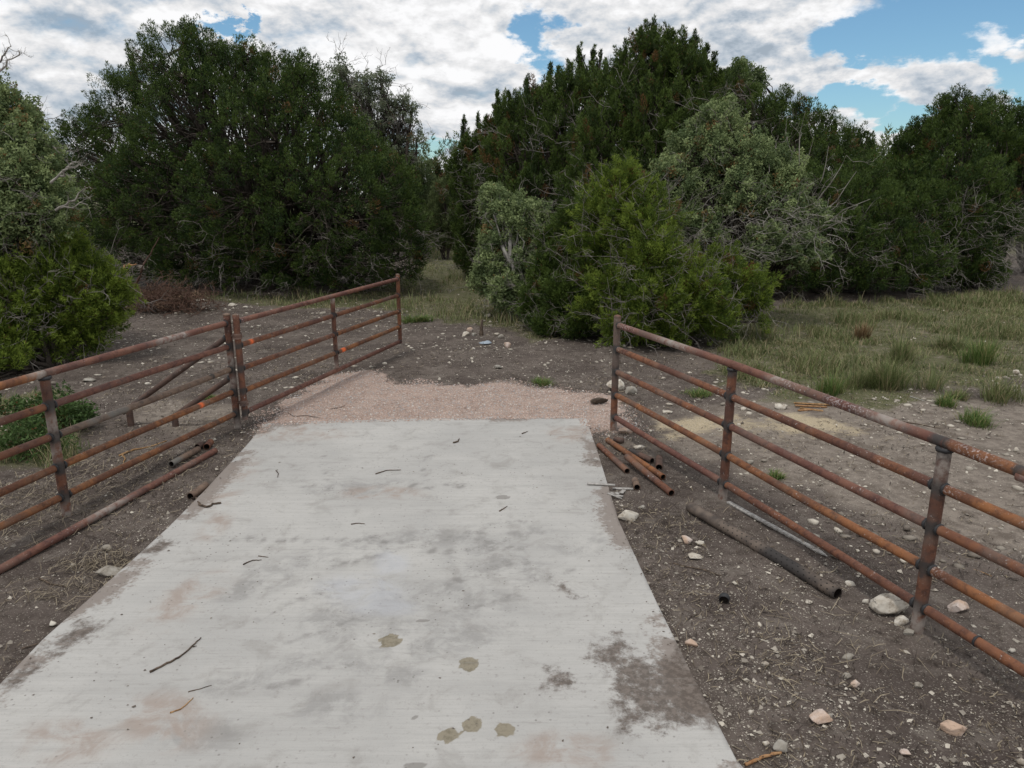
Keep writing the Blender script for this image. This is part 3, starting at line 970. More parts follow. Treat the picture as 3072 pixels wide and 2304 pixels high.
# individual rocks: (u, v, width px, height px) in the photograph + words
ROCKS = [
    (2672, 1812, 122, 74, 'limestone', 'big angular pale limestone rock beside the foot of the nearest fence post'),
    (2708, 1859, 46, 32, 'limestone', 'small pale rock tucked under the big angular rock by the fence post'),
    (2733, 1893, 42, 20, 'limestone_grey', 'small grey stone right at the foot of the nearest right fence post'),
    (2880, 1818, 66, 38, 'limestone_pink', 'pinkish white rock lying beyond the bottom rail right of the nearest post'),
    (2553, 1747, 36, 20, 'limestone', 'rounded white stone between the perforated pipe end and the bottom rail'),
    (2084, 1677, 50, 20, 'limestone', 'oblong white stone lying alone below the rock cluster near the dark pipe'),
    (2064, 1628, 36, 22, 'limestone_pink', 'pale broken stone in the small cluster left of the perforated pipe'),
    (2101, 1632, 30, 20, 'limestone', 'right hand white stone in the small cluster left of the perforated pipe'),
    (2073, 1926, 42, 26, 'limestone_pink', 'tan stone on dirt close to the concrete edge beside the muddy stain'),
    (2464, 2161, 66, 44, 'limestone_pink', 'large pinkish rock on the dirt at lower right, nearest the bottom centre'),
    (2490, 2153, 22, 18, 'limestone_grey', 'small dull stone touching the large pinkish rock at lower right'),
    (2862, 2188, 66, 38, 'limestone_pink', 'peach and white rock alone near the lower right corner'),
    (2345, 2241, 44, 34, 'limestone_grey', 'flat grey brown stone just above the short orange stick'),
    (2566, 2056, 28, 30, 'limestone_pink', 'upright tan stone in the middle of the lower right dirt'),
    (2545, 1972, 36, 22, 'limestone_grey', 'low grey stone above the upright tan stone on the lower right dirt'),
    (2539, 2034, 26, 20, 'limestone_grey', 'dull rounded stone left of the upright tan stone on the dirt'),
    (2295, 1994, 24, 20, 'limestone', 'small triangular white stone in the dirt right of the muddy stain'),
    (2253, 2133, 20, 22, 'limestone', 'small pointed white stone near the concrete edge below the mud stain'),
    (2601, 1803, 22, 16, 'limestone', 'small cream pebble rock left of the big angular rock'),
    (2427, 1810, 24, 13, 'limestone', 'small flat white stone below the end of the perforated pipe'),
    (2300, 2228, 20, 18, 'limestone', 'little white stone left of the flat grey brown stone'),
    (2713, 2265, 36, 22, 'limestone_pink', 'half buried tan rock at the bottom edge on the right'),
    (2758, 2053, 30, 20, 'limestone_grey', 'greyish green stone below the bottom rail on the right'),
    (2812, 1697, 26, 10, 'limestone', 'flat white chip behind the third rail right of nearest post'),
    (1857, 1155, 78, 40, 'limestone', 'squared limestone block standing behind the far right fence post'),
    (1893, 1167, 40, 30, 'limestone_grey', 'rounded boulder half hidden right of the squared limestone block'),
    (1878, 1290, 52, 26, 'limestone_pink', 'pale knobbly rock at the foot of the far right post'),
    (1922, 1339, 42, 16, 'limestone', 'flat white rock among the cut pipes below the right fence'),
    (1885, 1550, 66, 40, 'limestone', 'large white flat rock against the right edge of the concrete'),
    (1930, 1520, 30, 14, 'limestone_grey', 'small flat stone just above the large white rock by the concrete'),
    (2007, 1208, 20, 15, 'limestone', 'round white stone behind the fourth rail near the far right post'),
    (2004, 1231, 32, 12, 'limestone', 'flat pale stone beside the sawdust patch near the far right post'),
    (1990, 1131, 20, 14, 'limestone', 'bright white stone under the green cedar behind the right fence'),
    (1398, 996, 26, 18, 'limestone', 'white stone at left of the rock heap beyond the gravel'),
    (1411, 984, 24, 16, 'limestone_pink', 'pinkish stone at the top of the rock heap beyond the gravel'),
    (1421, 997, 18, 14, 'limestone_grey', 'grey stone at right of the rock heap beyond the gravel'),
    (1490, 998, 18, 14, 'limestone', 'pale stone left of the pair by the cut stump'),
    (1505, 1006, 24, 16, 'limestone_grey', 'larger dull stone right of the pair by the cut stump'),
    (1465, 946, 26, 12, 'limestone_grey', 'low grey rock at the grass edge above the rock heap'),
    (1522, 1045, 24, 20, 'limestone_pink', 'angular pink rock on the dark earth right of the blue bag'),
    (1493, 1101, 28, 20, 'limestone_grey', 'lumpy grey rock on the dark earth behind the pink gravel'),
    (1420, 1050, 14, 12, 'limestone', 'small white stone left of the blue bag on dark earth'),
    (599, 903, 34, 14, 'limestone', 'flat white rock in front of the big tree at far left'),
    (697, 914, 32, 12, 'limestone', 'long white rock in the row in front of the big tree'),
    (736, 922, 20, 10, 'limestone', 'small white rock right of the long one before the big tree'),
    (552, 929, 20, 14, 'limestone_grey', 'grey rock beside the red brush pile'),
    (970, 939, 24, 12, 'limestone_grey', 'grey rock seen between the top gate rails'),
    (443, 1147, 22, 10, 'limestone', 'flat white stone seen through the upper rails of the left fence'),
    (258, 1135, 46, 14, 'limestone_grey', 'long flat pale rock behind the second rail of the left fence'),
    (343, 1715, 82, 34, 'limestone_grey', 'buff rock covered with straw against the left edge of the concrete'),
    (318, 1643, 34, 18, 'limestone_grey', 'mossy buff stone in the straw above the straw covered rock'),
    (155, 1868, 24, 18, 'limestone', 'small white stone on the dirt left of the concrete'),
    (2345, 1213, 44, 24, 'limestone', 'white rock in front of the orange wood strips'),
    (2250, 1385, 28, 16, 'limestone_grey', 'grey stone behind the fourth rail in the dust'),
    (3048, 1353, 18, 16, 'limestone', 'yellowish round stone at the right edge above the loose pipe end'),
    (3051, 1113, 24, 16, 'limestone', 'cream stone at the right edge of the grass'),
    (3040, 1944, 22, 14, 'limestone', 'small yellowish stone at right edge under the bottom rail'),
    (3066, 2280, 30, 26, 'limestone', 'pale stone cut by the lower right corner of the picture'),
]
rk = np.random.default_rng(101)
for (u, v, wpx, hpx, mt, lab) in ROCKS:
    c = G(u, v + hpx * .35)
    dist = math.hypot(c[1], CAMH)
    wd = wpx * dist / FPX
    hh = min(hpx * dist / FPX * .85, wd * .8)
    V, F = rock_shape(rk, ICO4 if wpx > 60 else (ICO3 if wpx > 24 else ICO2))
    th = rk.uniform(-.25, .25)
    V = V * np.array([wd / 2, wd * .36, hh / 2 * 1.15])
    V = np.stack([V[:, 0] * math.cos(th) - V[:, 1] * math.sin(th), V[:, 0] * math.sin(th) + V[:, 1] * math.cos(th), V[:, 2]], 1)
    gz = float(ground_z(np.array([c[0]]), np.array([c[1]]))[0])
    ctr = np.array([c[0], c[1] + wd * .2, gz + hh * .36])
    if wd > .05:
        # keep slab-side rocks off the concrete
        s0 = poly_sd(np.array([ctr[0]]), np.array([ctr[1]]), SLAB)[0]
        if s0 < wd * .45:
            ctr[0] += (wd * .45 - s0) * (1 if ctr[0] > 0 else -1)
    o = mesh_np('rock', V + ctr, F, M[mt], origin=ctr)
    tag(o, lab, 'rock', 'loose limestone rocks')


# ------------------------------------------------------------------ steel pipe work
def pipe_mesh(p0, p1, r, sides=16, seg=.05, wall=.006, open0=False, open1=False, sag=0.0, burn=(), white=(), orange=(), pale=(), burn_w=.05, bend=None):
    p0, p1 = np.asarray(p0, float), np.asarray(p1, float)
    L = np.linalg.norm(p1 - p0)
    K = max(2, int(L / seg) + 1)
    tt = np.linspace(0, 1, K)
    P = p0 + (p1 - p0) * tt[:, None]
    P[:, 2] -= sag * 4 * tt * (1 - tt)
    if bend is not None:
        P += np.asarray(bend)[None] * (4 * tt * (1 - tt))[:, None]
    V, F = tubes(P[None], np.full((1, K), r), sides)
    at = {'burn': np.zeros(K), 'white': np.zeros(K), 'orange': np.zeros(K), 'pale': np.zeros(K)}
    dd = tt * L
    for q in burn: at['burn'] = np.maximum(at['burn'], np.exp(-((dd - q) / burn_w) ** 2))
    for q, wd in white: at['white'] = np.maximum(at['white'], np.exp(-((dd - q) / wd) ** 2))
    for q in orange: at['orange'] = np.maximum(at['orange'], (np.abs(dd - q) < .03) * 1.0)
    for q, wd in pale: at['pale'] = np.maximum(at['pale'], np.exp(-((dd - q) / wd) ** 2))
    at = {k_: np.repeat(a_, sides) for k_, a_ in at.items()}
    at['along'] = np.repeat(dd, sides)
    at['around'] = np.tile(np.arange(sides) / sides, K)
    Fl = [F]
    Vl = [V]
    n0 = len(V)
    ax = nrm(p1 - p0)
    bores = []
    for end, op, ring in ((0, open0, np.arange(sides)), (1, open1, (K - 1) * sides + np.arange(sides))):
        c = P[0] if end == 0 else P[-1]
        inn = c + (V[ring] - c) * ((r - wall) / r)
        if op:
            Vl.append(inn)
            ir = n0 + np.arange(sides)
            n0 += sides
            j = (np.arange(sides) + 1) % sides
            Fl.append(np.stack([ring, ring[j], ir[j], ir], 1) if end else np.stack([ring[j], ring, ir, ir[j]], 1))
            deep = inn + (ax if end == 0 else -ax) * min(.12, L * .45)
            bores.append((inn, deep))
        else:
            Vl.append(c[None] + (0 if end == 0 else 1) * ax * .0 + (-ax if end == 0 else ax) * r * .18)
            j = (np.arange(sides) + 1) % sides
            Fl.append(np.stack([ring, ring[j], np.full(sides, n0)], 1))
            n0 += 1
    Vv = np.concatenate(Vl)
    extra = len(Vv) - len(V)
    at = {k_: np.concatenate([a_, np.zeros(extra)]) for k_, a_ in at.items()}
    return Vv, Fl, at, bores


def pipe(name, p0, p1, r, mat, parent=None, **kw):
    V, F, at, bores = pipe_mesh(p0, p1, r, **kw)
    quads = np.concatenate([f for f in F if f.shape[1] == 4])
    tris = [f for f in F if f.shape[1] == 3]
    o = mesh_np(name, V, [quads] + ([np.concatenate(tris)] if tris else []), M[mat], parent, at, smooth=True, origin=np.asarray(p0, float))
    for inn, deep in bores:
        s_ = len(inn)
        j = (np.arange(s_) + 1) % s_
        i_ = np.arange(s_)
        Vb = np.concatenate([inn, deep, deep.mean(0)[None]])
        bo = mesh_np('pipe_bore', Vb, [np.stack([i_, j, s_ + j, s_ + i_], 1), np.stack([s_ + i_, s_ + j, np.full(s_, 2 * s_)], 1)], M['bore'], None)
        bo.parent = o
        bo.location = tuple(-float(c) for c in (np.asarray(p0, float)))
    return o


def flat_normals_fix(o):
    return o


def weld(c, axis, r, parent, tube=.011, name='weld'):
    a, b = frames(nrm(np.asarray(axis, float))[None])
    a, b = a[0], b[0]
    n1, n2 = 14, 6
    ax = nrm(np.asarray(axis, float))
    V = []
    for i in range(n1):
        th = 2 * math.pi * i / n1
        rd = a * math.cos(th) + b * math.sin(th)
        tb = tube * rk.uniform(.8, 1.25)
        for j in range(n2):
            ph = 2 * math.pi * j / n2
            V.append(np.asarray(c) + rd * (r + tb * math.cos(ph) * .8) + ax * tb * math.sin(ph))
    F = [[i * n2 + j, ((i + 1) % n1) * n2 + j, ((i + 1) % n1) * n2 + (j + 1) % n2, i * n2 + (j + 1) % n2] for i in range(n1) for j in range(n2)]
    return mesh_np(name, np.array(V), np.array(F), M['weld'], parent, smooth=True, origin=c)


PR = .040          # post radius
RR_ = .0315         # rail radius
RAILZ = [.165, .435, .71, .975, 1.25]

B1 = np.array([1.19, 8.22, 0])
B2 = np.array([1.91, 6.19, 0])
B3 = np.array([2.59, 4.155, 0])
B4 = np.array([3.27, 2.12, 0])
LA = np.array([-3.87, 5.90, 0])
LB = np.array([-3.27, 8.35, 0])
LZ = np.array([-4.44, 3.45, 0])


def up_(p, z):
    return np.array([p[0], p[1], z])


# right-hand fence
fr = empty('pipe_fence', B1, 'rusty five rail steel pipe fence angling along the right side of the drive', 'fence')
for i, P in enumerate((B1, B2, B3, B4)):
    top = 1.34 if i == 0 else 1.225
    pm = pipe('post', up_(P, -.25), up_(P, top), PR, 'rust_post', fr, burn=[z + .25 for z in RAILZ[:4]] + ([.25 + 1.2] if i else []), burn_w=.075,
              pale=[(.25 + .06, .10), (.25 + 1.12, .10)] if i == 2 else [(.25 + .02, .12)])
    if i == 0:
        capo = mesh_np('post_cap', ICO2[0] * np.array([PR * 1.1, PR * 1.1, .028]) + up_(P, 1.34), ICO2[1], M['rust_post'], fr, smooth=True, origin=up_(P, 1.34))
rmat = [['rust_red', 'rust_orange', 'rust', 'rust', 'rust_red'], ['rust', 'rust_orange', 'rust_red', 'rust', 'rust'], ['rust', 'rust_orange', 'rust', 'rust_orange', 'rust_red']]
for s_, (a_, b_) in enumerate(((B1, B2), (B2, B3), (B3, B4))):
    dv_ = nrm(b_ - a_)
    L = np.linalg.norm(b_ - a_)
    for k_ in range(4):
        z = RAILZ[k_]
        pipe('rail', up_(a_, z) + dv_ * PR * .6, up_(b_, z) - dv_ * PR * .6, RR_, rmat[s_][k_], fr, burn=[0, L - .05], burn_w=.045,
             bend=(0, 0, rk.uniform(-.008, .008)), white=[(.06, .05)] if s_ == 2 and k_ in (1, 3) else ())
        weld(up_(a_, z) + dv_ * (PR + .004), dv_, RR_, fr)
        weld(up_(b_, z) - dv_ * (PR + .004), dv_, RR_, fr)
dv_ = nrm(B2 - B1)
Ptop = 1.25
endp = A(3009, 1401, 3.72)
endp = up_(B3 + nrm(B4 - B3) * .52, Ptop - .005)
pipe('top_rail', up_(B1, Ptop) + dv_ * PR * .6, up_(B2, Ptop + .012), RR_ * 1.06, 'rust_red', fr, white=[(.25, .18)], pale=[(1.2, .3)], burn=[0], burn_w=.03)
pipe('top_rail', up_(B2, Ptop + .012), up_(B3, Ptop + .004), RR_ * 1.06, 'rust_red', fr, white=[(1.25, .10), (1.45, .12), (.75, .08)], pale=[(1.7, .15), (.6, .1)], burn=[2.10], burn_w=.07)
pipe('top_rail', up_(B3, Ptop + .004), endp, RR_ * 1.08, 'rust_orange', fr, white=[(.22, .12)], burn=[0, .48], burn_w=.05, open1=True)
q1 = endp - nrm(B4 - B3) * .05 + np.array([-.01, 0, -.02])
pipe('top_rail', q1, up_(B4, Ptop - .03) + nrm(B4 - B3) * .5, RR_ * .95, 'rust_red', fr, pale=[(.3, .3)], white=[(.25, .15)])
weld(up_(B3, Ptop - .035), (0, 0, 1), PR, fr, .016)
weld(up_(B2, Ptop - .03), (0, 0, 1), PR, fr, .012)
weld(up_(B1, Ptop) + dv_ * (PR + .004), dv_, RR_, fr)
dv3 = nrm(B4 - B3)
weld(up_(B3, RAILZ[0]) + dv3 * .40, dv3, RR_, fr, .008, 'weld_seam')

# left-hand fence with its braces
fl = empty('pipe_fence', LB, 'rusty five rail steel pipe fence with braces at the left side of the drive', 'fence')
for i, P in enumerate((LZ, LA, LB)):
    top = 1.34 if i == 2 else 1.225
    pipe('post', up_(P, -.25), up_(P, top), PR, 'rust_post', fl, burn=[z + .25 for z in RAILZ[:4]], burn_w=.085, pale=[(.25, .1), (.25 + .82, .08), (.25 + .56, .06)])
pipe_caps = mesh_np('post_cap', ICO2[0] * np.array([PR * 1.15, PR * 1.15, .02]) + up_(LB, 1.345), ICO2[1], M['rust_grey'], fl, smooth=True, origin=up_(LB, 1.345))
lm = [['rust_orange', 'rust_orange', 'rust', 'rust', 'rust_orange'], ['rust_orange', 'rust_orange', 'rust_grey', 'rust_red', 'rust']]
for s_, (a_, b_) in enumerate(((LZ, LA), (LA, LB))):
    dv_ = nrm(b_ - a_)
    L = np.linalg.norm(b_ - a_)
    for k_ in range(4):
        z = RAILZ[k_]
        pipe('rail', up_(a_, z) + dv_ * PR * .6, up_(b_, z) - dv_ * PR * .6, RR_, lm[s_][k_], fl, burn=[0, L - .05] + ([2.1] if (s_ == 1 and k_ in (0, 2)) else []), burn_w=.045,
             bend=(0, 0, rk.uniform(-.008, .008)), orange=[1.85] if (s_ == 1 and k_ == 1) else ())
        weld(up_(a_, z) + dv_ * (PR + .004), dv_, RR_, fl)
        weld(up_(b_, z) - dv_ * (PR + .004), dv_, RR_, fl)
    pipe('top_rail', up_(a_, Ptop) + (dv_ * 0), up_(b_, Ptop) - dv_ * PR * .7 * s_, RR_ * 1.05, 'rust_orange' if s_ == 0 else 'rust_red', fl, burn=[L - .03] if s_ else (),
         pale=[(1.5, .2), (1.72, .05)] if s_ else [(L - .05, .1)], white=[(1.72, .07)] if s_ else ())
weld(up_(LA, Ptop - .035), (0, 0, 1), PR, fl, .016)
dvl = nrm(LB - LA)
weld(up_(LB, Ptop) - dvl * (PR + .004), dvl, RR_, fl)


def on_ray_at_ground(u, v):
    return G(u, v)


s1 = G(393, 1272)
s2 = G(527, 1277)
for (st, zt, zb, lab) in ((s1, 1.10, .20, 0), (s2, .62, .12, 1)):
    att = up_(LB, zt)
    low = up_(st, zb)
    dr = nrm(low - att)
    pipe('brace', att + dr * PR * .8, low + dr * (.10 if lab == 0 else .04), RR_ * 1.05, 'rust_dark', fl, burn=[0], open1=(lab == 0))
    pipe('brace_stub', up_(st, -.2), up_(st, zb + .0), PR * .95, 'rust_dark', fl)
    weld(att + dr * (PR + .004), dr, RR_, fl)

# the open gate, hung on the left fence's end post
GC = np.array([-3.16, 8.33, 0])
ge = G(1201, 1034, 0)
# far end of the gate: its stile stands directly above (u=1196), bottom about 12 cm above ground
_e = ray(1197, 930)
gl = 3.74
# solve for the far point on that bearing whose gate length is gl
best = None
for Yd in np.arange(8, 16, .01):
    X_ = _e[0] / _e[1] * Yd
    zt = A(1192, 837, Yd)[2]
    err = abs(zt - 1.27)
    if best is None or err < best[0]:
        best = (err, X_, Yd)
GE = np.array([best[1], best[2], 0])
gt = empty('pipe_gate', GC, 'rusty five rail steel pipe gate swung open into the field on the left', 'gate')
gd = nrm(GE - GC)
GL = np.linalg.norm(GE - GC)
GM = None
best = None
for s_ in np.arange(.3, .8, .002):
    q = GC + gd * GL * s_
    u_ = CX + FPX * q[0] / (q[1] * math.cos(PITCH) + (CAMH - .8) * math.sin(PITCH))
    e_ = abs(u_ - 1003)
    if best is None or e_ < best[0]:
        best = (e_, s_)
GM = GC + gd * GL * best[1]
GZ = [.185, .445, .715, .99, 1.27]
SR = .033
pipe('stile', up_(GC, .10), up_(GC, 1.345), SR * 1.1, 'rust_post', gt, burn=[z - .1 for z in GZ[:4]], burn_w=.06)
pipe('stile', up_(GE, .15), up_(GE, 1.345), SR, 'rust', gt, burn=[z - .15 for z in GZ[:4]], burn_w=.03)
pipe('middle_stile', up_(GM, GZ[0] + RR_), up_(GM, GZ[4] - RR_), SR * .95, 'rust_post', gt, burn=[z - .19 for z in GZ[1:4]], burn_w=.05, pale=[(.05, .04), (1.0, .05)])
for P, z in ((GC, 1.345), (GE, 1.345)):
    mesh_np('stile_cap', ICO2[0] * np.array([SR * 1.1, SR * 1.1, .016]) + up_(P, z), ICO2[1], M['rust_grey'], gt, smooth=True, origin=up_(P, z))
gm_ = ['rust_red', 'rust_orange', 'rust', 'rust', 'rust_red']
for k_, z in enumerate(GZ):
    if k_ in (0, 4):
        pipe('rail', up_(GC, z) + gd * SR * .6, up_(GE, z) - gd * SR * .6, RR_, gm_[k_], gt, burn=[0], burn_w=.05, white=[(.07, .05)] if k_ == 4 else ())
    else:
        for a_, b_, q in ((GC, GM, 0), (GM, GE, 1)):
            L = np.linalg.norm(b_ - a_)
            org = [.22] if (q == 0 and k_ == 3) else ([.18] if (q == 1 and k_ == 1) else [])
            pipe('rail', up_(a_, z) + gd * SR * .6, up_(b_, z) - gd * SR * .6, RR_, 'rust_orange' if (k_ == 1 and q == 0) or (k_ == 2 and q == 1) else gm_[k_], gt, burn=[0, L - .05], burn_w=.04, orange=org)
    for P, sgn in ((GC, 1), (GE, -1)):
        weld(up_(P, z) + gd * sgn * (SR + .003), gd, RR_ * .97, gt)
    if 0 < k_ < 4:
        weld(up_(GM, z) + gd * (SR + .003), gd, RR_ * .97, gt)
        weld(up_(GM, z) - gd * (SR + .003), gd, RR_ * .97, gt)
for z in (.30, 1.10):
    mid = (GC + LB) / 2
    pipe('hinge', up_(GC, z - .03), up_(GC, z + .03), SR * 1.1 + .014, 'rust_dark', gt, seg=.02)
    pipe('hinge_pin', up_(LB, z), up_(GC, z), .017, 'rust_dark', gt, seg=.03)


# loose pipes on the ground
def lie(name, uv0, uv1, r, mat, label, cat='pipe', z0=0.0, z1=0.0, group=None, **kw):
    r = r * .9 if name != 'perforated_pipe' else r
    a_ = G(*uv0)
    b_ = G(*uv1)
    for p_, dz in ((a_, z0), (b_, z1)):
        gz = float(ground_z(np.array([p_[0]]), np.array([p_[1]]))[0])
        if on_slab(np.array([p_[0]]), np.array([p_[1]]), .03)[0]:
            gz = SZ
        p_[2] = gz + r * .92 + dz
    # the pixel was read on the pipe's axis, so slide the point to where its axis height is seen
    a2 = G(*uv0, z=a_[2])
    b2 = G(*uv1, z=b_[2])
    o = pipe(name, a2, b2, r, mat, **kw)
    tag(o, label, cat, group)
    return o


CUT = 'cut steel pipe ends lying by the drive'
lie('loose_pipe', (646, 1352), (-60, 1742), .036, 'rust_red', 'long rusty pipe lying on the ground under the left fence', group=CUT, pale=[(1.55, .25)], orange=(), open0=True)
lie('pipe_offcut', (514, 1392), (595, 1347), .036, 'rust_grey', 'grey cut pipe lying between the left fence and the long pipe', group=CUT, open0=True)
lie('pipe_offcut', (592, 1340), (606, 1333), .036, 'rust_dark', 'stub of dark pipe at the end of the grey cut pipe', group=CUT, open0=True, seg=.02)
lie('pipe_offcut', (620, 1340), (632, 1326), .040, 'rust', 'short brown pipe ring with its open mouth towards the drive, left side', group=CUT, open0=True, seg=.02)
lie('pipe_offcut', (571, 1489), (618, 1456), .040, 'rust_grey', 'fat short grey pipe piece beside the left edge of the concrete', group=CUT, open0=True)
lie('pipe_offcut', (1797, 1336), (1881, 1413), .034, 'rust', 'leftmost rusty cut pipe against the right edge of the concrete', group=CUT, open1=True)
lie('pipe_offcut', (1823, 1320), (1989, 1431), .034, 'rust_orange', 'long orange rusty cut pipe under the right fence, lower of the crossing pair', group=CUT, open1=True)
lie('pipe_offcut', (1880, 1370), (2014, 1479), .036, 'rust', 'brown cut pipe leaning over the long orange one, nearest the fence', group=CUT, open1=True, z0=.05, z1=.0)
lie('pipe_offcut', (1890, 1352), (1956, 1382), .036, 'rust_dark', 'dark cut pipe behind the crossing pair of pipes', group=CUT, open1=True, burn=[.05], burn_w=.1)
lie('pipe_offcut', (1977, 1374), (1977, 1402), .040, 'rust_dark', 'stubby brown pipe ring with open end facing the drive, right side', group=CUT, open1=True, seg=.03)
lie('pipe_offcut', (1905, 1440), (1911, 1462), .036, 'rust_grey', 'pale grey pipe stub below the crossing pair of pipes', group=CUT, open1=True, seg=.03)
lie('pipe_offcut', (1845, 1318), (1868, 1323), .036, 'rust_dark', 'short dark pipe piece behind the upper ends of the cut pipes', group=CUT)
lie('perforated_pipe', (2070, 1520), (2513, 1781), .045, 'perforated', 'thick dark brown pipe drilled with rows of holes lying on the dirt', 'pipe', open1=True, sides=20, wall=.008)
lie('rubber_cap', (2172, 1800), (2174, 1790), .040, 'weld', 'small black rubber ring lying on the dirt below the perforated pipe', 'cap', open0=True, seg=.02, z0=0)

# ------------------------------------------------------------------ sticks and wood scraps


def stick(name, uvs, r, mat, label, cat='stick', z=None, fork=None, group=None, taper=.5, wob=.3):
    r = r * .68
    pts = []
    for u, v in uvs:
        p_ = G(u, v)
        zz = SZ if on_slab(np.array([p_[0]]), np.array([p_[1]]))[0] else float(ground_z(np.array([p_[0]]), np.array([p_[1]]))[0])
        p_ = G(u, v, zz)
        p_[2] = zz + r * .9
        pts.append(p_)
    pts = np.array(pts)
    K = max(7, 4 * len(pts))
    tt = np.linspace(0, len(pts) - 1, K)
    P = np.stack([np.interp(tt, np.arange(len(pts)), pts[:, i]) for i in range(3)], 1)
    P[1:-1, :2] += rk.normal(size=(K - 2, 2)) * r * wob
    Rd = np.linspace(1, taper, K) * r * (1 + rk.normal(size=K) * .08)
    V, F = tubes(P[None], Rd[None], 7)
    Vl, Fl = [V], [F]
    e0 = np.arange(7)
    e1 = (K - 1) * 7 + np.arange(7)
    F7 = np.stack([e0, np.roll(e0, -1)], 1)
    nV = len(V)
    Vl.append(P[[0, -1]])
    T3 = np.concatenate([np.stack([np.roll(e0, -1), e0, np.full(7, nV)], 1), np.stack([e1, np.roll(e1, -1), np.full(7, nV + 1)], 1)])
    if fork:
        for (f0, duv) in fork:
            a_ = P[int(f0 * (K - 1))]
            b_ = G(*duv, z=a_[2])
            Pf = np.linspace(a_, b_, 5)
            Pf[1:-1, :2] += rk.normal(size=(3, 2)) * r * .3
            V2, F2 = tubes(Pf[None], np.linspace(r * .6, r * .25, 5)[None], 5)
            off = sum(len(q) for q in Vl)
            Vl.append(V2)
            Fl.append(F2 + off)
    o = mesh_np(name, np.concatenate(Vl), [np.concatenate(Fl), T3], M[mat], smooth=True, origin=P[0])
    return tag(o, label, cat, group)


STK = 'fallen sticks and twigs'
stick('stick', [(450, 2018), (500, 1993), (540, 1973), (575, 1942), (603, 1915)], .010, 'stick', 'long dark crooked stick on the left part of the concrete', group=STK, fork=[(.75, (590, 1938))])
stick('stick', [(510, 2140), (545, 2128), (580, 2095)], .007, 'stick_tan', 'pale broken twig with a white bit below the long dark stick', group=STK)
stick('stick', [(565, 2077), (600, 2068), (635, 2057)], .005, 'stick', 'thin short twig between the long dark stick and pale twig', group=STK)
stick('stick', [(730, 1695), (755, 1683), (785, 1681)], .008, 'stick', 'small brown twig left of the concrete centre, below the tyre marks', group=STK)
stick('stick', [(775, 1669), (805, 1673)], .006, 'stick', 'tiny twig just right above the small brown one on concrete', group=STK)
stick('stick', [(1053, 1574), (1072, 1571), (1094, 1573)], .008, 'stick', 'short twig at the middle of the concrete below the arched twig', group=STK)
stick('stick', [(1127, 1423), (1160, 1412), (1203, 1411)], .008, 'stick', 'thin arched twig on the upper middle of the concrete', group=STK)
stick('stick', [(828, 1412), (836, 1422), (832, 1433)], .007, 'stick', 'small hooked twig on the upper left of the concrete', group=STK)
stick('stick', [(1360, 1330), (1374, 1326), (1378, 1318)], .014, 'stick', 'dark chunky twig bit near the far edge of the concrete', group=STK, fork=[(.4, (1368, 1322))])
stick('stick', [(1566, 1302), (1584, 1295)], .009, 'stick', 'short dark twig near the far right part of the concrete', group=STK)
stick('stick', [(1498, 1535), (1522, 1520)], .009, 'stick', 'short slanting twig on the right middle of the concrete', group=STK)
stick('stick', [(1394, 1257), (1460, 1259)], .010, 'stick', 'straight twig lying along the far edge of the concrete', group=STK)
stick('stick', [(1075, 1264), (1120, 1262)], .008, 'stick', 'twig at the far edge of the concrete towards the gate', group=STK)
stick('stick', [(995, 1228), (1020, 1224), (1035, 1218)], .011, 'stick', 'dark twig lying on the pink gravel near the gate', group=STK)
stick('stick', [(865, 1240), (880, 1250), (920, 1248), (960, 1255)], .009, 'stick', 'long thin twig on the gravel in front of the gate post', group=STK)
stick('stick', [(588, 1496), (600, 1516), (622, 1524), (640, 1514), (664, 1511)], .016, 'stick', 'crooked root like branch at the left edge of the concrete', group=STK, taper=.7)
stick('stick', [(358, 1370), (400, 1352), (450, 1343), (500, 1325)], .017, 'stick_tan', 'curved yellowish branch lying behind the left fence rails', group=STK)
stick('stick', [(366, 1366), (376, 1378), (370, 1392)], .014, 'stick_tan', 'short peeled branch end below the curved yellowish branch', group=STK)
stick('stick', [(2235, 2298), (2270, 2284), (2310, 2270), (2343, 2262)], .014, 'stick_orange', 'short thick orange stick at the bottom edge on the dirt', group=STK, taper=.8)
stick('stick', [(2020, 1692), (2060, 1702), (2120, 1712), (2165, 1730)], .009, 'stick', 'long brown stick on the dirt left below the perforated pipe', group=STK, fork=[(.6, (2130, 1718))])
stick('stick', [(2905, 1706), (2940, 1716), (2975, 1730)], .007, 'stick_tan', 'thin tan stick in the dust behind the right fence rails', group=STK)
stick('stick', [(2402, 2204), (2412, 2250), (2420, 2298)], .005, 'stick', 'thin upright looking twig on the dirt near the bottom edge', group=STK)
stick('stick', [(2370, 2025), (2440, 2050), (2520, 2065)], .005, 'stick', 'fine long twig across the lower right dirt', group=STK)
stick('stick', [(2700, 1265), (2760, 1275), (2828, 1290)], .012, 'stick', 'grey brown branch in the dust beyond the top right rail', group=STK)
stick('stick', [(2730, 1190), (2775, 1205)], .010, 'wood_grey', 'short pale branch at the edge of the grass on the right', group=STK)
stick('stick', [(125, 1935), (128, 1930), (65, 1948), (100, 1938)], .009, 'stick', 'dark twig on the dirt left of the muddy corner', group=STK)
stick('stick', [(120, 1738), (155, 1755), (200, 1762)], .012, 'stick', 'curved brown stick in the straw on the left dirt', group=STK)


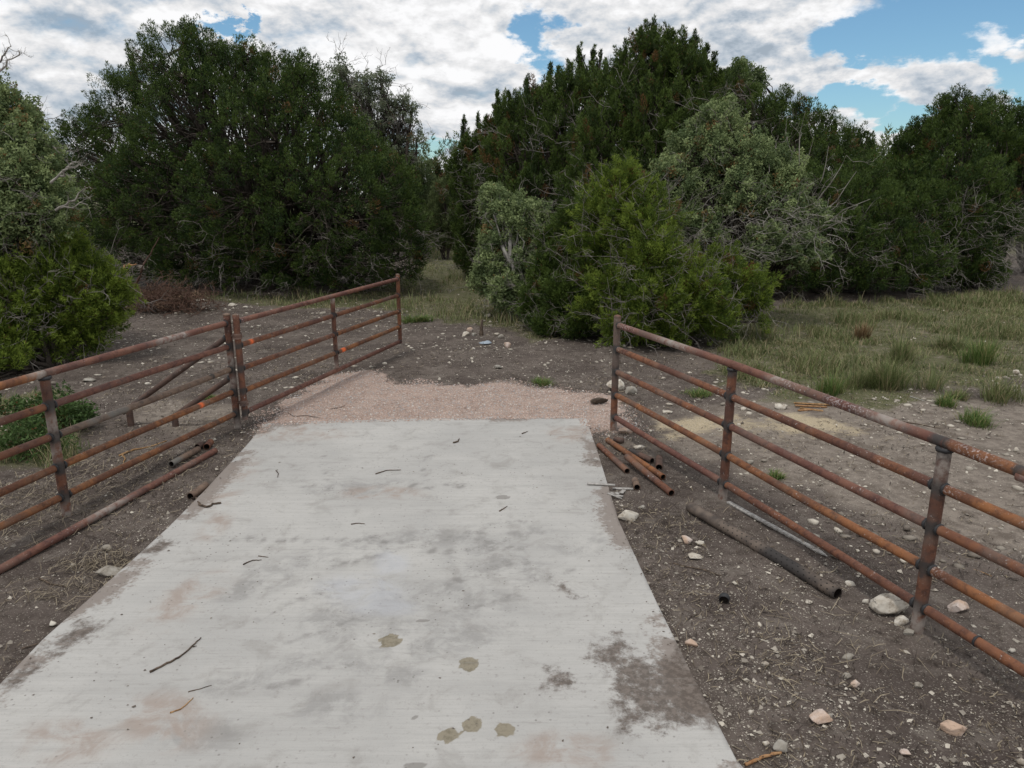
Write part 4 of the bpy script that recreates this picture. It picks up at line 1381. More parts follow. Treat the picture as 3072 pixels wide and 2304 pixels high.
def plank(name, uv0, uv1, wd, th, mat, label, tip=False, cat='board', group=None, z0=0.0, z1=0.0):
    a_, b_ = G(*uv0), G(*uv1)
    for p_ in (a_, b_):
        s_in = on_slab(np.array([p_[0]]), np.array([p_[1]]), .0)[0]
        p_[2] = (SZ if s_in else float(ground_z(np.array([p_[0]]), np.array([p_[1]]))[0])) + th * .5 + .004
    a_[2] += z0
    b_[2] += z1
    d_ = nrm(b_ - a_)
    n_ = nrm(np.cross([0, 0, 1], d_))
    u_ = np.cross(d_, n_)
    K = 6
    V = []
    for i in range(K):
        t_ = i / (K - 1)
        wv = wd * (1 + rk.uniform(-.06, .06))
        hv = th
        if tip and i == K - 1:
            wv, hv = wd * .15, th * .3
        pt = a_ + (b_ - a_) * (t_ if not (tip and i == K - 2) else .93)
        for sx_, sz_ in ((-1, -1), (1, -1), (1, 1), (-1, 1)):
            V.append(pt + n_ * sx_ * wv / 2 + u_ * sz_ * hv / 2)
    F = [[3, 2, 1, 0], [4 * (K - 1) + q for q in (0, 1, 2, 3)]]
    for i in range(K - 1):
        for j in range(4):
            F.append([4 * i + j, 4 * i + (j + 1) % 4, 4 * i + 4 + (j + 1) % 4, 4 * i + 4 + j])
    o = mesh_np(name, np.array(V), np.array(F), M[mat], origin=a_)
    return tag(o, label, cat, group)


plank('wooden_stake', (2184, 1512), (2481, 1676), .038, .02, 'wood_grey', 'long pale wooden stake with sharpened end lying behind the perforated pipe', True, 'stake')
SCR = 'weathered wood scraps at the slab edge'
plank('wood_scrap', (1761, 1465), (1845, 1469), .028, .012, 'wood_grey', 'grey wood slat lying half on the right edge of the concrete', group=SCR, z0=.006, z1=.05)
plank('wood_scrap', (1838, 1464), (1900, 1468), .03, .012, 'wood_grey', 'grey wood slat on the dirt, topmost of the scraps by the concrete', group=SCR)
plank('wood_scrap', (1829, 1478), (1858, 1480), .045, .01, 'wood_grey', 'broad short wood scrap between the grey slats', group=SCR)
plank('wood_scrap', (1830, 1487), (1870, 1490), .025, .01, 'wood_grey', 'thin wood scrap, second lowest by the concrete', group=SCR, z0=.008, z1=.008)
plank('wood_scrap', (1822, 1493), (1866, 1495), .02, .01, 'wood_grey', 'thinnest wood scrap, lowest by the concrete edge', group=SCR)
plank('wood_scrap', (1864, 1482), (1872, 1473), .035, .01, 'wood_grey', 'small upright wood chip at the right of the scraps', group=SCR, z0=.012, z1=.012)
OR = 'torn orange wood strips'
for i, (a_, b_, lb) in enumerate((((2382, 1205), (2500, 1216), 'topmost long orange wood strip in the dust beyond the right fence'),
                                  ((2385, 1215), (2480, 1219), 'middle orange wood strip in the dust beyond the right fence'),
                                  ((2400, 1222), (2470, 1230), 'short orange wood strip in the dust beyond the right fence'),
                                  ((2395, 1229), (2440, 1226), 'lowest little orange wood strip in the dust beyond the right fence'))):
    plank('wood_strip', a_, b_, .035, .015, 'stick_orange' if i % 2 else 'stick_tan', lb, group=OR)

# dark clod on the gravel
c = G(1790, 1209)
V, F = rock_shape(rk, ICO3, 10)
V = V * np.array([.155, .07, .05]) + np.array([c[0], c[1], .03])
tag(mesh_np('bark_chunk', V, F, M['clod'], origin=(c[0], c[1], .03)), 'dark brown chunk of bark and earth on the pink gravel', 'clod')
# crumpled pale blue bag
m_, t, b = new_mat('blue_plastic', .35, .5)
b.inputs['Base Color'].default_value = (.34, .40, .46, 1)
M['bluebag'] = m_
c = G(1457, 1034)
V, F = rock_shape(rk, ICO3, 26, .4, .8)
V = V + rk.normal(size=V.shape) * .05
V = V * np.array([.12, .07, .035]) + np.array([c[0], c[1], .04])
tag(mesh_np('plastic_bag', V, F, M['bluebag'], origin=(c[0], c[1], .0)), 'crumpled pale blue plastic bag on the dark earth beyond the gravel', 'plastic bag')
# cut stump
c = G(1444, 1000)
V, F = tubes(np.array([[[c[0], c[1], -.05], [c[0], c[1], .12], [c[0] + .02, c[1], .27]]]), np.array([[.045, .03, .025]]), 9)
F2 = np.array([[18 + (i), 18 + (i + 1) % 9, 27] for i in range(9)])
V = np.concatenate([V, [[c[0] + .02, c[1], .275]]])
tag(mesh_np('tree_stump', V, [F, F2], M['stick'], origin=(c[0], c[1], 0)), 'thin cut brown stump standing among rocks beyond the gravel', 'stump')


# ------------------------------------------------------------------ grass
def blades(x, y, z, H, lean, Wd, tone, curve=.5):
    N = len(x)
    th = rng.uniform(0, 6.283, N)
    dx, dy = np.cos(th), np.sin(th)
    px_, py_ = -dy, dx
    V = []
    for (f_, wf) in ((0, 1.), (.55, .75), (1, 0.)):
        off = lean * H * (f_ ** 1.8)
        zz = z + H * (f_ - curve * .35 * f_ * f_ * lean)
        cx, cy = x + dx * off, y + dy * off
        if wf:
            V += [np.stack([cx - px_ * Wd * wf, cy - py_ * Wd * wf, zz], 1), np.stack([cx + px_ * Wd * wf, cy + py_ * Wd * wf, zz], 1)]
        else:
            V += [np.stack([cx, cy, zz], 1)]
    V = np.stack(V, 1).reshape(-1, 3)
    b0 = (np.arange(N) * 5)[:, None]
    return V, [b0 + np.array([[0, 1, 3, 2]]), b0 + np.array([[2, 3, 4]])], np.repeat(tone, 5)


def in_poly_pts(poly, N, dens_seed=0, thr=(.3, .6)):
    lo, hi = poly.min(0), poly.max(0)
    x = rng.uniform(lo[0], hi[0], N)
    y = rng.uniform(lo[1], hi[1], N)
    sd = poly_sd(x, y, poly) + (fbm(x, y, 1.6, 4, 31) - .5) * 1.2
    keep = (sd < 0) & (rng.uniform(0, 1, N) < sstep(fbm(x, y, 1.1, 4, 60 + dens_seed), *thr) * .92 + .08)
    # thin with distance so that the visible density stays even
    keep &= rng.uniform(0, 1, N) < np.clip(14 / np.maximum(y, 4), .12, 1)
    return x[keep], y[keep]


xs, ys = [], []
P_FIELD_N = np.array([p_ for p_ in P_FIELD])
x, y = in_poly_pts(np.clip(P_FIELD, -40, 26), 230000, 0, (.38, .55))
xs.append(x); ys.append(y)
x, y = in_poly_pts(P_GAP, 150000, 1)
xs.append(x); ys.append(y)
x, y = in_poly_pts(P_LEFTG, 9000, 2)
xs.append(x); ys.append(y)
x, y = np.concatenate(xs), np.concatenate(ys)
sel = rng.permutation(len(x))[:140000]
x, y = x[sel], y[sel]
N = len(x)
hx = rng.normal(size=N)
hvar = .5 + sstep(fbm(x, y, .7, 3, 71), .35, .7)
H = (.04 + .17 * rng.uniform(0, 1, N) ** 1.5) * hvar * (.5 + 1.0 * sstep(fbm(x, y, 2.6, 3, 72), .40, .62))
tone = np.clip(.25 + .75 * fbm(x, y, .9, 3, 81) + rng.normal(size=N) * .22 - .1, 0, 1)
tone = np.where(rng.uniform(0, 1, N) < .30, 1.7, tone)
V, F, T = blades(x, y, ground_z(x, y) - .01, H, rng.uniform(.2, 1.2, N), .0018 + .00032 * y, tone)
tag(mesh_np('grass', V, F, M['grass'], attrs={'tone': T}), kind='stuff')

TUFTS = [
    (2580, 1150, .42, .50, 'grass', 'full rounded bunch of grass left of the biggest clump behind the fence'),
    (2713, 1163, .45, .62, 'grass', 'biggest dark green grass bunch at the dusty edge of the field'),
    (3000, 1195, .42, .50, 'grass', 'round grass bunch at the right edge beside the pale stones'),
    (2934, 1270, .30, .24, 'grass_green', 'low bright green grass patch in the dust on the right'),
    (2835, 1215, .20, .24, 'grass_green', 'small green sprig of grass above the low bright green patch'),
    (2880, 1190, .22, .22, 'grass', 'small loose grass tuft between the sprig and round bunch'),
    (2490, 1180, .22, .55, 'grass_green', 'tall thin grass with pale seed stalks behind the top rail'),
    (2585, 1018, .16, .50, 'grass_dry', 'upright reddish brown dry stalks in the middle of the field'),
    (2950, 1090, .30, .60, 'grass_green', 'tall green seeding grass near the right edge of the field'),
    (2840, 1050, .40, .40, 'grass', 'wide straw tinted grass bunch in the middle distance right'),
    (2700, 1085, .35, .60, 'grass', 'tall grass bunch with reddish stems behind the biggest bunch'),
    (2336, 1432, .13, .10, 'grass_green', 'tiny green weed tuft in the dirt behind the fourth rail'),
    (2100, 1180, .30, .16, 'grass_green', 'low green tuft in the dirt behind the far right fence span'),
    (1625, 1150, .25, .16, 'grass_green', 'low green tuft at the far edge of the pink gravel'),
    (631, 1193, .12, .08, 'grass_green', 'tiny green tuft between the left fence brace and rails'),
    (1240, 965, .5, .30, 'grass_green', 'pale green grass bunch just right of the gate end'),
]
for (u, v, rad, hgt, mt, lab) in TUFTS:
    c = G(u, v)
    n_ = int(200 + 900 * rad)
    a_ = rng.uniform(0, 6.283, n_)
    q = rng.uniform(0, 1, n_) ** .8
    bx, by = c[0] + np.cos(a_) * q * rad * .38, c[1] + np.sin(a_) * q * rad * .38
    sub = rng.normal(size=(6, 2)) * rad * .34
    pk_ = rng.integers(0, 6, n_)
    bx, by = bx + sub[pk_, 0], by + sub[pk_, 1] * .8
    H = hgt * rng.uniform(.3, 1.0, n_) ** 1.0 * rng.uniform(.6, 1.1, 6)[pk_]
    N = n_
    th = a_ + rng.normal(size=N) * 1.0
    lean = np.clip(q * rad / max(hgt, .1) * .7, 0, .8) + np.abs(rng.normal(size=N)) * .35
    dx, dy = np.cos(th), np.sin(th)
    Vs = []
    wd_ = .0022 + .00022 * c[1]
    z = ground_z(bx, by) - .01
    for f_, wf in ((0, 1.), (.5, .8), (1, 0)):
        cx_, cy_ = bx + dx * lean * H * f_ ** 1.7, by + dy * lean * H * f_ ** 1.7
        zz = z + H * (f_ - .28 * lean * f_ ** 2)
        if wf:
            Vs += [np.stack([cx_ + dy * wd_ * wf, cy_ - dx * wd_ * wf, zz], 1), np.stack([cx_ - dy * wd_ * wf, cy_ + dx * wd_ * wf, zz], 1)]
        else:
            Vs += [np.stack([cx_, cy_, zz], 1)]
    V = np.stack(Vs, 1).reshape(-1, 3)
    b0 = (np.arange(N) * 5)[:, None]
    tone = rng.uniform(0, 1, N)
    tone = np.where(rng.uniform(0, 1, N) < .22, 1.7, tone)
    o = mesh_np('grass_tuft', V, [b0 + np.array([[0, 1, 3, 2]]), b0 + np.array([[2, 3, 4]])], M[mt], attrs={'tone': np.repeat(tone, 5)}, origin=(c[0], c[1], 0))
    tag(o, lab, 'grass tuft', 'bunches of grass')


# ------------------------------------------------------------------ trees
def px_lobes(L):
    """crown lobes surveyed as (x, y, radius) at 2212 px width plus the distance in metres"""
    out = []
    for q in L:
        u, v, r, Y = q[:4]
        sq = q[4] if len(q) > 4 else 1.0
        c = A(u * 1.3888, v * 1.3888, Y)
        rad = r * 1.3888 * Y / FPX
        out.append((c[0], c[1], c[2], rad, rad * sq))
    return np.array(out)


def crown_points(lobes, n, g, shell=(.72, 1.02), zmin=.15, cull=.80):
    wts = lobes[:, 3] * lobes[:, 4]
    pts, outs, lid = [], [], []
    got = 0
    while got < n:
        m2 = n * 2
        li = g.choice(len(lobes), m2, p=wts / wts.sum())
        d_ = nrm(g.normal(size=(m2, 3)))
        r_ = g.uniform(*shell, m2)
        L = lobes[li]
        P = L[:, :3] + d_ * r_[:, None] * np.stack([L[:, 3], L[:, 3], L[:, 4]], 1)
        ok = P[:, 2] > zmin
        for j in range(len(lobes)):
            q = (P - lobes[j, :3]) / np.array([lobes[j, 3], lobes[j, 3], lobes[j, 4]])
            ok &= (np.linalg.norm(q, axis=1) > cull) | (li == j)
        pts.append(P[ok]); outs.append(d_[ok]); lid.append(li[ok])
        got += ok.sum()
    return np.concatenate(pts)[:n], np.concatenate(outs)[:n], np.concatenate(lid)[:n]


def sprays(pos, out, g, size, wid, per, ll, lw, upb=1.0, outb=.5, tone_mu=.45, tone_sd=.25, brown=.02, kind='juniper', jit=.35):
    """each clump is a flame of small leafy sprays round an axis"""
    N = len(pos)
    ax = nrm(out * outb + np.array([0, 0, 1.]) * upb + g.normal(size=(N, 3)) * .28)
    Ls = size * g.uniform(.6, 1.35, N)
    Ws = wid * g.uniform(.7, 1.3, N)
    ct = np.clip(tone_mu + g.normal(size=N) * tone_sd, 0, 1)
    isb = g.uniform(0, 1, N) < brown
    a, b_ = frames(ax)
    M2 = N * per
    ci = np.repeat(np.arange(N), per)
    s_ = g.uniform(0, 1, M2)
    prof = np.sqrt(np.clip(s_ * 2.4, 0, 1)) * (1 - s_ ** 1.8) + .12
    th = g.uniform(0, 6.283, M2)
    rr = Ws[ci] * prof * np.sqrt(g.uniform(.15, 1, M2))
    rad = a[ci] * np.cos(th)[:, None] + b_[ci] * np.sin(th)[:, None]
    P = pos[ci] + ax[ci] * ((s_ - .35) * Ls[ci])[:, None] + rad * rr[:, None]
    if kind == 'oak':
        dr = nrm(g.normal(size=(M2, 3)) + rad * .4)
    else:
        dr = nrm(ax[ci] * 1.0 + rad * .6 + g.normal(size=(M2, 3)) * jit)
    nr = nrm(np.cross(dr, g.normal(size=(M2, 3))))
    l_ = ll * g.uniform(.55, 1.4, M2)
    w_ = lw * g.uniform(.7, 1.3, M2)
    v0 = P
    if kind == 'oak':
        v1 = P + dr * (l_ * .6)[:, None] + nr * (w_ * 1.5)[:, None]
        v2 = P + dr * l_[:, None] - nr * (w_ * .9)[:, None]
    else:
        v0 = P - nr * (w_ * .9)[:, None]
        v1 = P + nr * (w_ * .9)[:, None]
        v2 = P + dr * l_[:, None]
    V = np.stack([v0, v1, v2], 1).reshape(-1, 3)
    V[:, 2] = np.maximum(V[:, 2], .02)
    F = np.arange(M2 * 3).reshape(-1, 3)
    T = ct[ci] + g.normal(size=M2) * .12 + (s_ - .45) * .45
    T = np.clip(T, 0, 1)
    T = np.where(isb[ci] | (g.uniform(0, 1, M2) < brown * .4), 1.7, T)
    return V, F, np.repeat(T, 3)


def curved(a, b_, K, g, wob, lift=0.0):
    """N curved polylines between point arrays"""
    t_ = np.linspace(0, 1, K)[None, :, None]
    P = a[:, None] * (1 - t_) + b_[:, None] * t_
    L = np.linalg.norm(b_ - a, axis=1)
    mid = g.normal(size=(len(a), 1, 3)) * (wob * L)[:, None, None]
    P = P + mid * (4 * t_ * (1 - t_)) * .5
    P[:, 1:-1] += g.normal(size=(len(a), K - 2, 3)) * (wob * .25 * L)[:, None, None]
    P[..., 2] += (lift * L)[:, None] * (4 * t_[..., 0] * (1 - t_[..., 0]))
    return P


def dead_twigs(anchors, dirs, g, L=.9, r=.010, kids=5, sides=3, droop=.0):
    """bare branchlets with side twigs"""
    N = len(anchors)
    e = anchors + nrm(dirs + g.normal(size=(N, 3)) * .45 + np.array([0, 0, -droop])) * (L * g.uniform(.5, 1.4, N))[:, None]
    P = curved(anchors, e, 6, g, .16)
    V, F = tubes(P, np.linspace(1, .3, 6)[None] * r * g.uniform(.7, 1.3, (N, 1)), sides)
    Vs, Fs = [V], [F]
    off = len(V)
    for k_ in range(kids):
        f_ = g.integers(1, 5, N)
        st = P[np.arange(N), f_]
        dd = nrm(e - anchors + g.normal(size=(N, 3)) * L * .75)
        en = st + dd * (L * .5 * g.uniform(.3, 1.1, N))[:, None]
        P2 = curved(st, en, 4, g, .2)
        V2, F2 = tubes(P2, np.linspace(.55, .22, 4)[None] * r * np.ones((N, 1)), sides)
        Vs.append(V2); Fs.append(F2 + off)
        off += len(V2)
        if k_ < 3:
            st = P2[:, 2]
            dd = nrm(en - st + g.normal(size=(N, 3)) * L * .3)
            P3 = curved(st, st + dd * (L * .28 * g.uniform(.3, 1.1, N))[:, None], 3, g, .2)
            V3, F3 = tubes(P3, np.linspace(.3, .16, 3)[None] * r * np.ones((N, 1)), sides)
            Vs.append(V3); Fs.append(F3 + off)
            off += len(V3)
    V = np.concatenate(Vs)
    V[:, 2] = np.maximum(V[:, 2], .01)
    return V, np.concatenate(Fs)


def make_tree(name, label, base, lobes, seed, n_cl, per, size, wid, ll, lw, leaf='juniper', bark='bark', cat='tree', stems=4, stem_r=.13, twig_frac=.45, upb=1.0, outb=.5, group=None,
              inner=.2, kind='juniper', tone=(.45, .25), brown=.02, dead=None, shell=(.72, 1.02), zmin=.15, jit=.35, deadmat='twig', back=0, spire=None):
    g = np.random.default_rng(seed)
    base = np.array([base[0], base[1], 0.])
    root = empty(name, base, label, cat, group)
    lobes = lobes.copy()
    lobes[:, 3:5] = np.maximum(lobes[:, 3:5] - size * .42, lobes[:, 3:5] * .35)
    lobes[:, 2] -= size * .12
    if back:
        bl = lobes[lobes[:, 3] > back]
        bl = bl.copy()
        bl[:, 1] += bl[:, 3] * 1.25
        bl[:, 2] -= bl[:, 3] * .15
        lobes = np.concatenate([lobes, bl])
    P, O, L = crown_points(lobes, n_cl, g, shell, zmin)
    if spire:
        sp, so = [], []
        for (u, v, Y) in spire:
            tp = A(u * 1.3888, v * 1.3888, Y + g.uniform(-.4, .4))
            nS = int(g.integers(18, 26))
            for i in range(nS):
                f_ = (i + .3) / nS
                a_ = g.uniform(0, 6.283)
                rr_ = .015 + .24 * f_ ** 1.2
                sp.append(tp + np.array([math.cos(a_) * rr_, math.sin(a_) * rr_, -.28 - 1.5 * f_]))
                so.append([math.cos(a_) * .3, math.sin(a_) * .3, 1.0])
        spP, spO = np.array(sp), np.array(so)
        d2 = ((spP[:, None] - lobes[None, :, :3]) ** 2).sum(-1)
        Vs_, Fs_, Ts_ = sprays(spP, spO, g, size * .50, wid * .55, per, ll * .9, lw * .9, 1.8, .4, tone[0], tone[1], brown, kind, jit)
        sp_extra = (Vs_, Fs_, Ts_)
        tw0 = lobes[d2.argmin(1), :3]
    if inner:
        P2, O2, L2 = crown_points(lobes, int(n_cl * inner), g, (.3, .7), max(zmin, .4), .3)
        P, O, L = np.concatenate([P, P2]), np.concatenate([O, O2]), np.concatenate([L, L2])
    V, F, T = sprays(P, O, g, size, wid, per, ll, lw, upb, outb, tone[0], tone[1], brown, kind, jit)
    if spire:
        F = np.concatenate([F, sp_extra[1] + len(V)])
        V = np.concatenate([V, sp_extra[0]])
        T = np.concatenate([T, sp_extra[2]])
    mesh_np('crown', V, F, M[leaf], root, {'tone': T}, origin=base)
    # trunk, limbs to the lobes, branchlets to the clumps
    st = base + np.stack([g.normal(size=len(lobes)) * stem_r * 1.2, g.normal(size=len(lobes)) * stem_r * 1.2, np.full(len(lobes), -.1)], 1)
    limb = curved(st, lobes[:, :3] + np.array([0, 0, .1]) * lobes[:, 4:5], 8, g, .10, .03)
    hgt = np.clip((lobes[:, 2:3]) / max(lobes[:, 2].max(), .5), .25, 1)
    V, F = tubes(limb, np.linspace(1, .28, 8)[None] * stem_r * (.45 + .55 * hgt), 7)
    Vs, Fs, off = [V], [F], len(V)
    sel = np.where(g.uniform(0, 1, len(P)) < twig_frac)[0]
    f_ = g.integers(3, 8, len(sel))
    s0 = limb[L[sel], f_]
    br = curved(s0, P[sel], 6, g, .12)
    V, F = tubes(br, np.linspace(1, .25, 6)[None] * (stem_r * .16 + .006) * np.ones((len(sel), 1)), 4)
    Vs.append(V); Fs.append(F + off)
    if spire:
        off += len(V)
        V, F = tubes(curved(tw0, spP, 5, g, .06), np.linspace(.03, .008, 5)[None] * np.ones((len(spP), 1)), 4)
        Vs.append(V); Fs.append(F + off)
    mesh_np('trunk', np.concatenate(Vs), np.concatenate(Fs), M[bark], root, smooth=True, origin=base)
    if dead:
        n_d, zr, dl, dr_, inn = dead
        ok = np.where((P[:, 2] > zr[0]) & (P[:, 2] < zr[1]))[0]
        if len(ok):
            ii = g.choice(ok, n_d)
            lob = lobes[L[ii]]
            an = lob[:, :3] + (P[ii] - lob[:, :3]) * inn
            an[:, 2] = np.maximum(an[:, 2], .1)
            V, F = dead_twigs(an, O[ii], g, dl, dr_)
            tag(mesh_np('dead_twigs', V, F, M[deadmat], root, origin=base), kind='stuff')
    return root


# big rounded juniper, left
L1 = px_lobes([(400, 175, 115, 22), (535, 200, 100, 22), (650, 240, 105, 21.5), (310, 270, 115, 22.5), (450, 300, 150, 21.5), (600, 320, 150, 20.8), (725, 345, 105, 21.2), (240, 340, 105, 23),
               (370, 420, 140, 21.2), (540, 440, 150, 20.4), (700, 450, 150, 20.0), (810, 440, 95, 20.6), (290, 450, 110, 21.5), (850, 540, 75, 20.3), (400, 95, 45, 22.2), (440, 120, 55, 22), (525, 125, 45, 22),
               (640, 150, 45, 21.8), (705, 225, 40, 21.5), (300, 175, 50, 22.4), (190, 290, 60, 23.2), (790, 360, 45, 21.4), (640, 550, 110, 20.0), (420, 545, 100, 20.8), (190, 400, 80, 22.8), (760, 560, 90, 19.9), (530, 570, 90, 20.2), (290, 560, 80, 21.5), (870, 590, 50, 20.3),
               (745, 310, 50, 21.3), (685, 260, 70, 21.5), (835, 400, 75, 20.9), (865, 480, 65, 20.5), (600, 190, 70, 21.8), (350, 210, 80, 22.3), (890, 540, 40, 20.4), (215, 470, 80, 22.3), (170, 330, 55, 23)])
make_tree('juniper_tree', 'huge dome shaped dark juniper behind the open gate', G(560 * 1.3888, 612 * 1.3888) + np.array([0, 1.2, 0]), L1, 11, 4700, 105, .36, .19, .058, .0118,
          leaf='juniper_deep', stems=6, stem_r=.17, twig_frac=.28, inner=.08, tone=(.45, .28), dead=(380, (.1, 1.7), .75, .009, .96), zmin=.25, back=1.0, upb=.8, outb=.8, shell=(.78, 1.08),
          spire=[(400, 40, 22), (388, 62, 22), (430, 70, 22), (475, 85, 22), (520, 78, 22), (545, 82, 22), (572, 98, 22), (640, 105, 21.8), (625, 115, 21.8), (675, 135, 21.7), (345, 100, 22.3), (280, 95, 22.4), (245, 150, 22.6), (205, 205, 23), (160, 245, 23.2)])

# sparse oak behind it
L2 = px_lobes([(735, 150, 34, 31), (790, 180, 40, 31), (820, 170, 26, 31), (840, 235, 46, 31), (875, 285, 42, 31), (815, 270, 50, 31), (865, 240, 40, 31), (765, 200, 40, 31.5), (890, 235, 22, 31), (870, 325, 44, 31), (900, 300, 20, 31)])
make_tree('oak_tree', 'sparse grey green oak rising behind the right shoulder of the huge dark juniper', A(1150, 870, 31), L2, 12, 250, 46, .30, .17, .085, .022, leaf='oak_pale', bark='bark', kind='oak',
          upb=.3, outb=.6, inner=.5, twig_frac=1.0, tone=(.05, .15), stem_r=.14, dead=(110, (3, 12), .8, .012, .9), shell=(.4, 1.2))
L3 = px_lobes([(890, 400, 60, 34), (860, 360, 40, 34), (925, 385, 45, 36), (900, 470, 60, 34), (985, 400, 40, 38), (990, 460, 50, 37), (940, 440, 50, 38), (900, 345, 22, 34), (945, 365, 20, 36)])
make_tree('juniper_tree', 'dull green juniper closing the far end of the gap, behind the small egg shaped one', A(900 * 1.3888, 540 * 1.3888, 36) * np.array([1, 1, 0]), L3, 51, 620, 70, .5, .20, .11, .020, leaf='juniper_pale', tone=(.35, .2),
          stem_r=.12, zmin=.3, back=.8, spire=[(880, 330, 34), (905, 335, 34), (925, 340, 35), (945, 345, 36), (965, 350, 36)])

# small soft juniper with a visible trunk in the gap, and a seedling
L4 = px_lobes([(960, 430, 40, 31), (960, 470, 48, 31), (958, 505, 42, 31), (965, 410, 28, 31), (985, 480, 34, 31), (935, 480, 34, 31)])
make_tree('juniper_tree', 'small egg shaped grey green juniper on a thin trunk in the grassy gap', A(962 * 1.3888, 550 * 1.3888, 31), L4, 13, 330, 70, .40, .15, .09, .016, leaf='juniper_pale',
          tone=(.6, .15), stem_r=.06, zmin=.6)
Ls = px_lobes([(990, 558, 15, 27), (990, 550, 12, 27)])
make_tree('juniper_sapling', 'tiny juniper sapling standing alone on the grass in the gap', G(990 * 1.3888, 572 * 1.3888), Ls, 14, 26, 40, .2, .09, .07, .012, tone=(.8, .15), stem_r=.015, zmin=.05, cat='sapling')

# junipers right of the gap
L5 = px_lobes([(1045, 350, 66, 25), (1030, 400, 66, 25), (1080, 310, 60, 24.5), (1090, 400, 90, 24), (1040, 470, 80, 24.5), (1000, 370, 50, 25.5), (1070, 290, 45, 24.5), (1025, 325, 40, 25), (1050, 540, 80, 24)])
make_tree('juniper_tree', 'slender spired juniper nearest the gap on its right side', A(1050 * 1.3888, 600 * 1.3888, 24.5) * np.array([1, 1, 0]), L5, 15, 850, 95, .5, .12, .085, .014, tone=(.5, .25), stem_r=.11, upb=1.6,
          dead=(120, (.3, 4), .8, .011, .9), spire=[(1002, 240, 25), (1033, 235, 25), (985, 310, 25), (1010, 270, 25), (1075, 180, 24.5), (1090, 190, 24.5), (1050, 240, 24.5), (1070, 215, 24.5)], back=.8)
L5b = px_lobes([(1150, 260, 80, 21.5), (1225, 230, 80, 21), (1130, 350, 100, 21), (1230, 340, 110, 20.5), (1160, 450, 110, 20), (1250, 450, 100, 20), (1285, 200, 60, 21), (1180, 215, 45, 21.5), (1230, 200, 40, 21.5), (1280, 190, 40, 21.5), (1110, 260, 50, 21.5), (1180, 560, 90, 19.5)])
make_tree('juniper_tree', 'tall juniper with several narrow spires left of the tallest tree', A(1190 * 1.3888, 640 * 1.3888, 21) * np.array([1, 1, 0]), L5b, 16, 1400, 120, .46, .12, .070, .0125, tone=(.42, .25), stem_r=.13, upb=1.6,
          dead=(200, (.3, 4.5), .8, .010, .97), back=.8,
          spire=[(1100, 180, 21.5), (1138, 148, 21.5), (1188, 120, 21.5), (1207, 128, 21.5), (1232, 115, 21.5), (1253, 83, 21.5), (1283, 85, 21.5), (1297, 95, 21.5), (1160, 170, 21.5), (1220, 140, 21.5), (1255, 110, 21.5), (1310, 110, 21.5)])
L5c = px_lobes([(1400, 150, 80, 19.5), (1465, 170, 80, 19.5), (1345, 200, 75, 19.5), (1520, 200, 65, 19.8), (1400, 270, 110, 19), (1500, 280, 90, 19), (1320, 310, 100, 19), (1420, 380, 120, 18.5), (1300, 420, 110, 18.3), (1530, 330, 70, 19),
                (1250, 560, 90, 17.5), (1380, 500, 120, 18), (1410, 105, 50, 19.5), (1450, 115, 50, 19.5), (1355, 150, 40, 19.5), (1520, 170, 40, 19.8), (1480, 145, 45, 19.6), (1545, 200, 35, 19.8)])
make_tree('juniper_tree', 'tallest juniper with a spiky crown, in the middle of the right hand trees', A(1400 * 1.3888, 680 * 1.3888, 19) * np.array([1, 1, 0]), L5c, 17, 2000, 130, .46, .125, .066, .0115, tone=(.45, .27), stem_r=.16, upb=1.5,
          dead=(190, (1, 5.5), .85, .009, .95), brown=.03, back=.8,
          spire=[(1383, 38, 19.5), (1400, 28, 19.5), (1415, 28, 19.5), (1440, 50, 19.5), (1455, 45, 19.5), (1478, 68, 19.5), (1495, 62, 19.5), (1505, 50, 19.6), (1530, 75, 19.6), (1545, 95, 19.7), (1352, 70, 19.5), (1370, 60, 19.5), (1345, 95, 19.5), (1330, 115, 19.5),
                 (1560, 130, 19.8), (1420, 60, 19), (1450, 80, 19), (1390, 80, 19), (1520, 110, 19.2), (1480, 100, 19)])

# pale oak shrub at left front of the cluster
L6 = px_lobes([(1075, 440, 46, 17), (1110, 470, 54, 16.8), (1150, 500, 44, 16.8), (1085, 520, 54, 16.8), (1070, 580, 50, 16.6), (1130, 560, 42, 16.4), (1190, 540, 34, 16.4), (1100, 630, 48, 16), (1060, 420, 28, 17), (1180, 620, 38, 15.8), (1160, 460, 34, 17), (1230, 590, 50, 15.6),
                (1280, 440, 34, 16.5), (1240, 470, 34, 16.5), (1050, 600, 40, 16.6)])
make_tree('oak_shrub', 'pale grey green oak bush at the left front of the right hand trees', G(1130 * 1.3888, 690 * 1.3888), L6, 18, 800, 80, .30, .14, .060, .015, leaf='oak', bark='bark_grey', kind='oak',
          upb=.5, outb=.7, tone=(.38, .28), stem_r=.07, dead=(110, (.2, 3), .6, .007, .95), cat='bush', shell=(.6, 1.12))

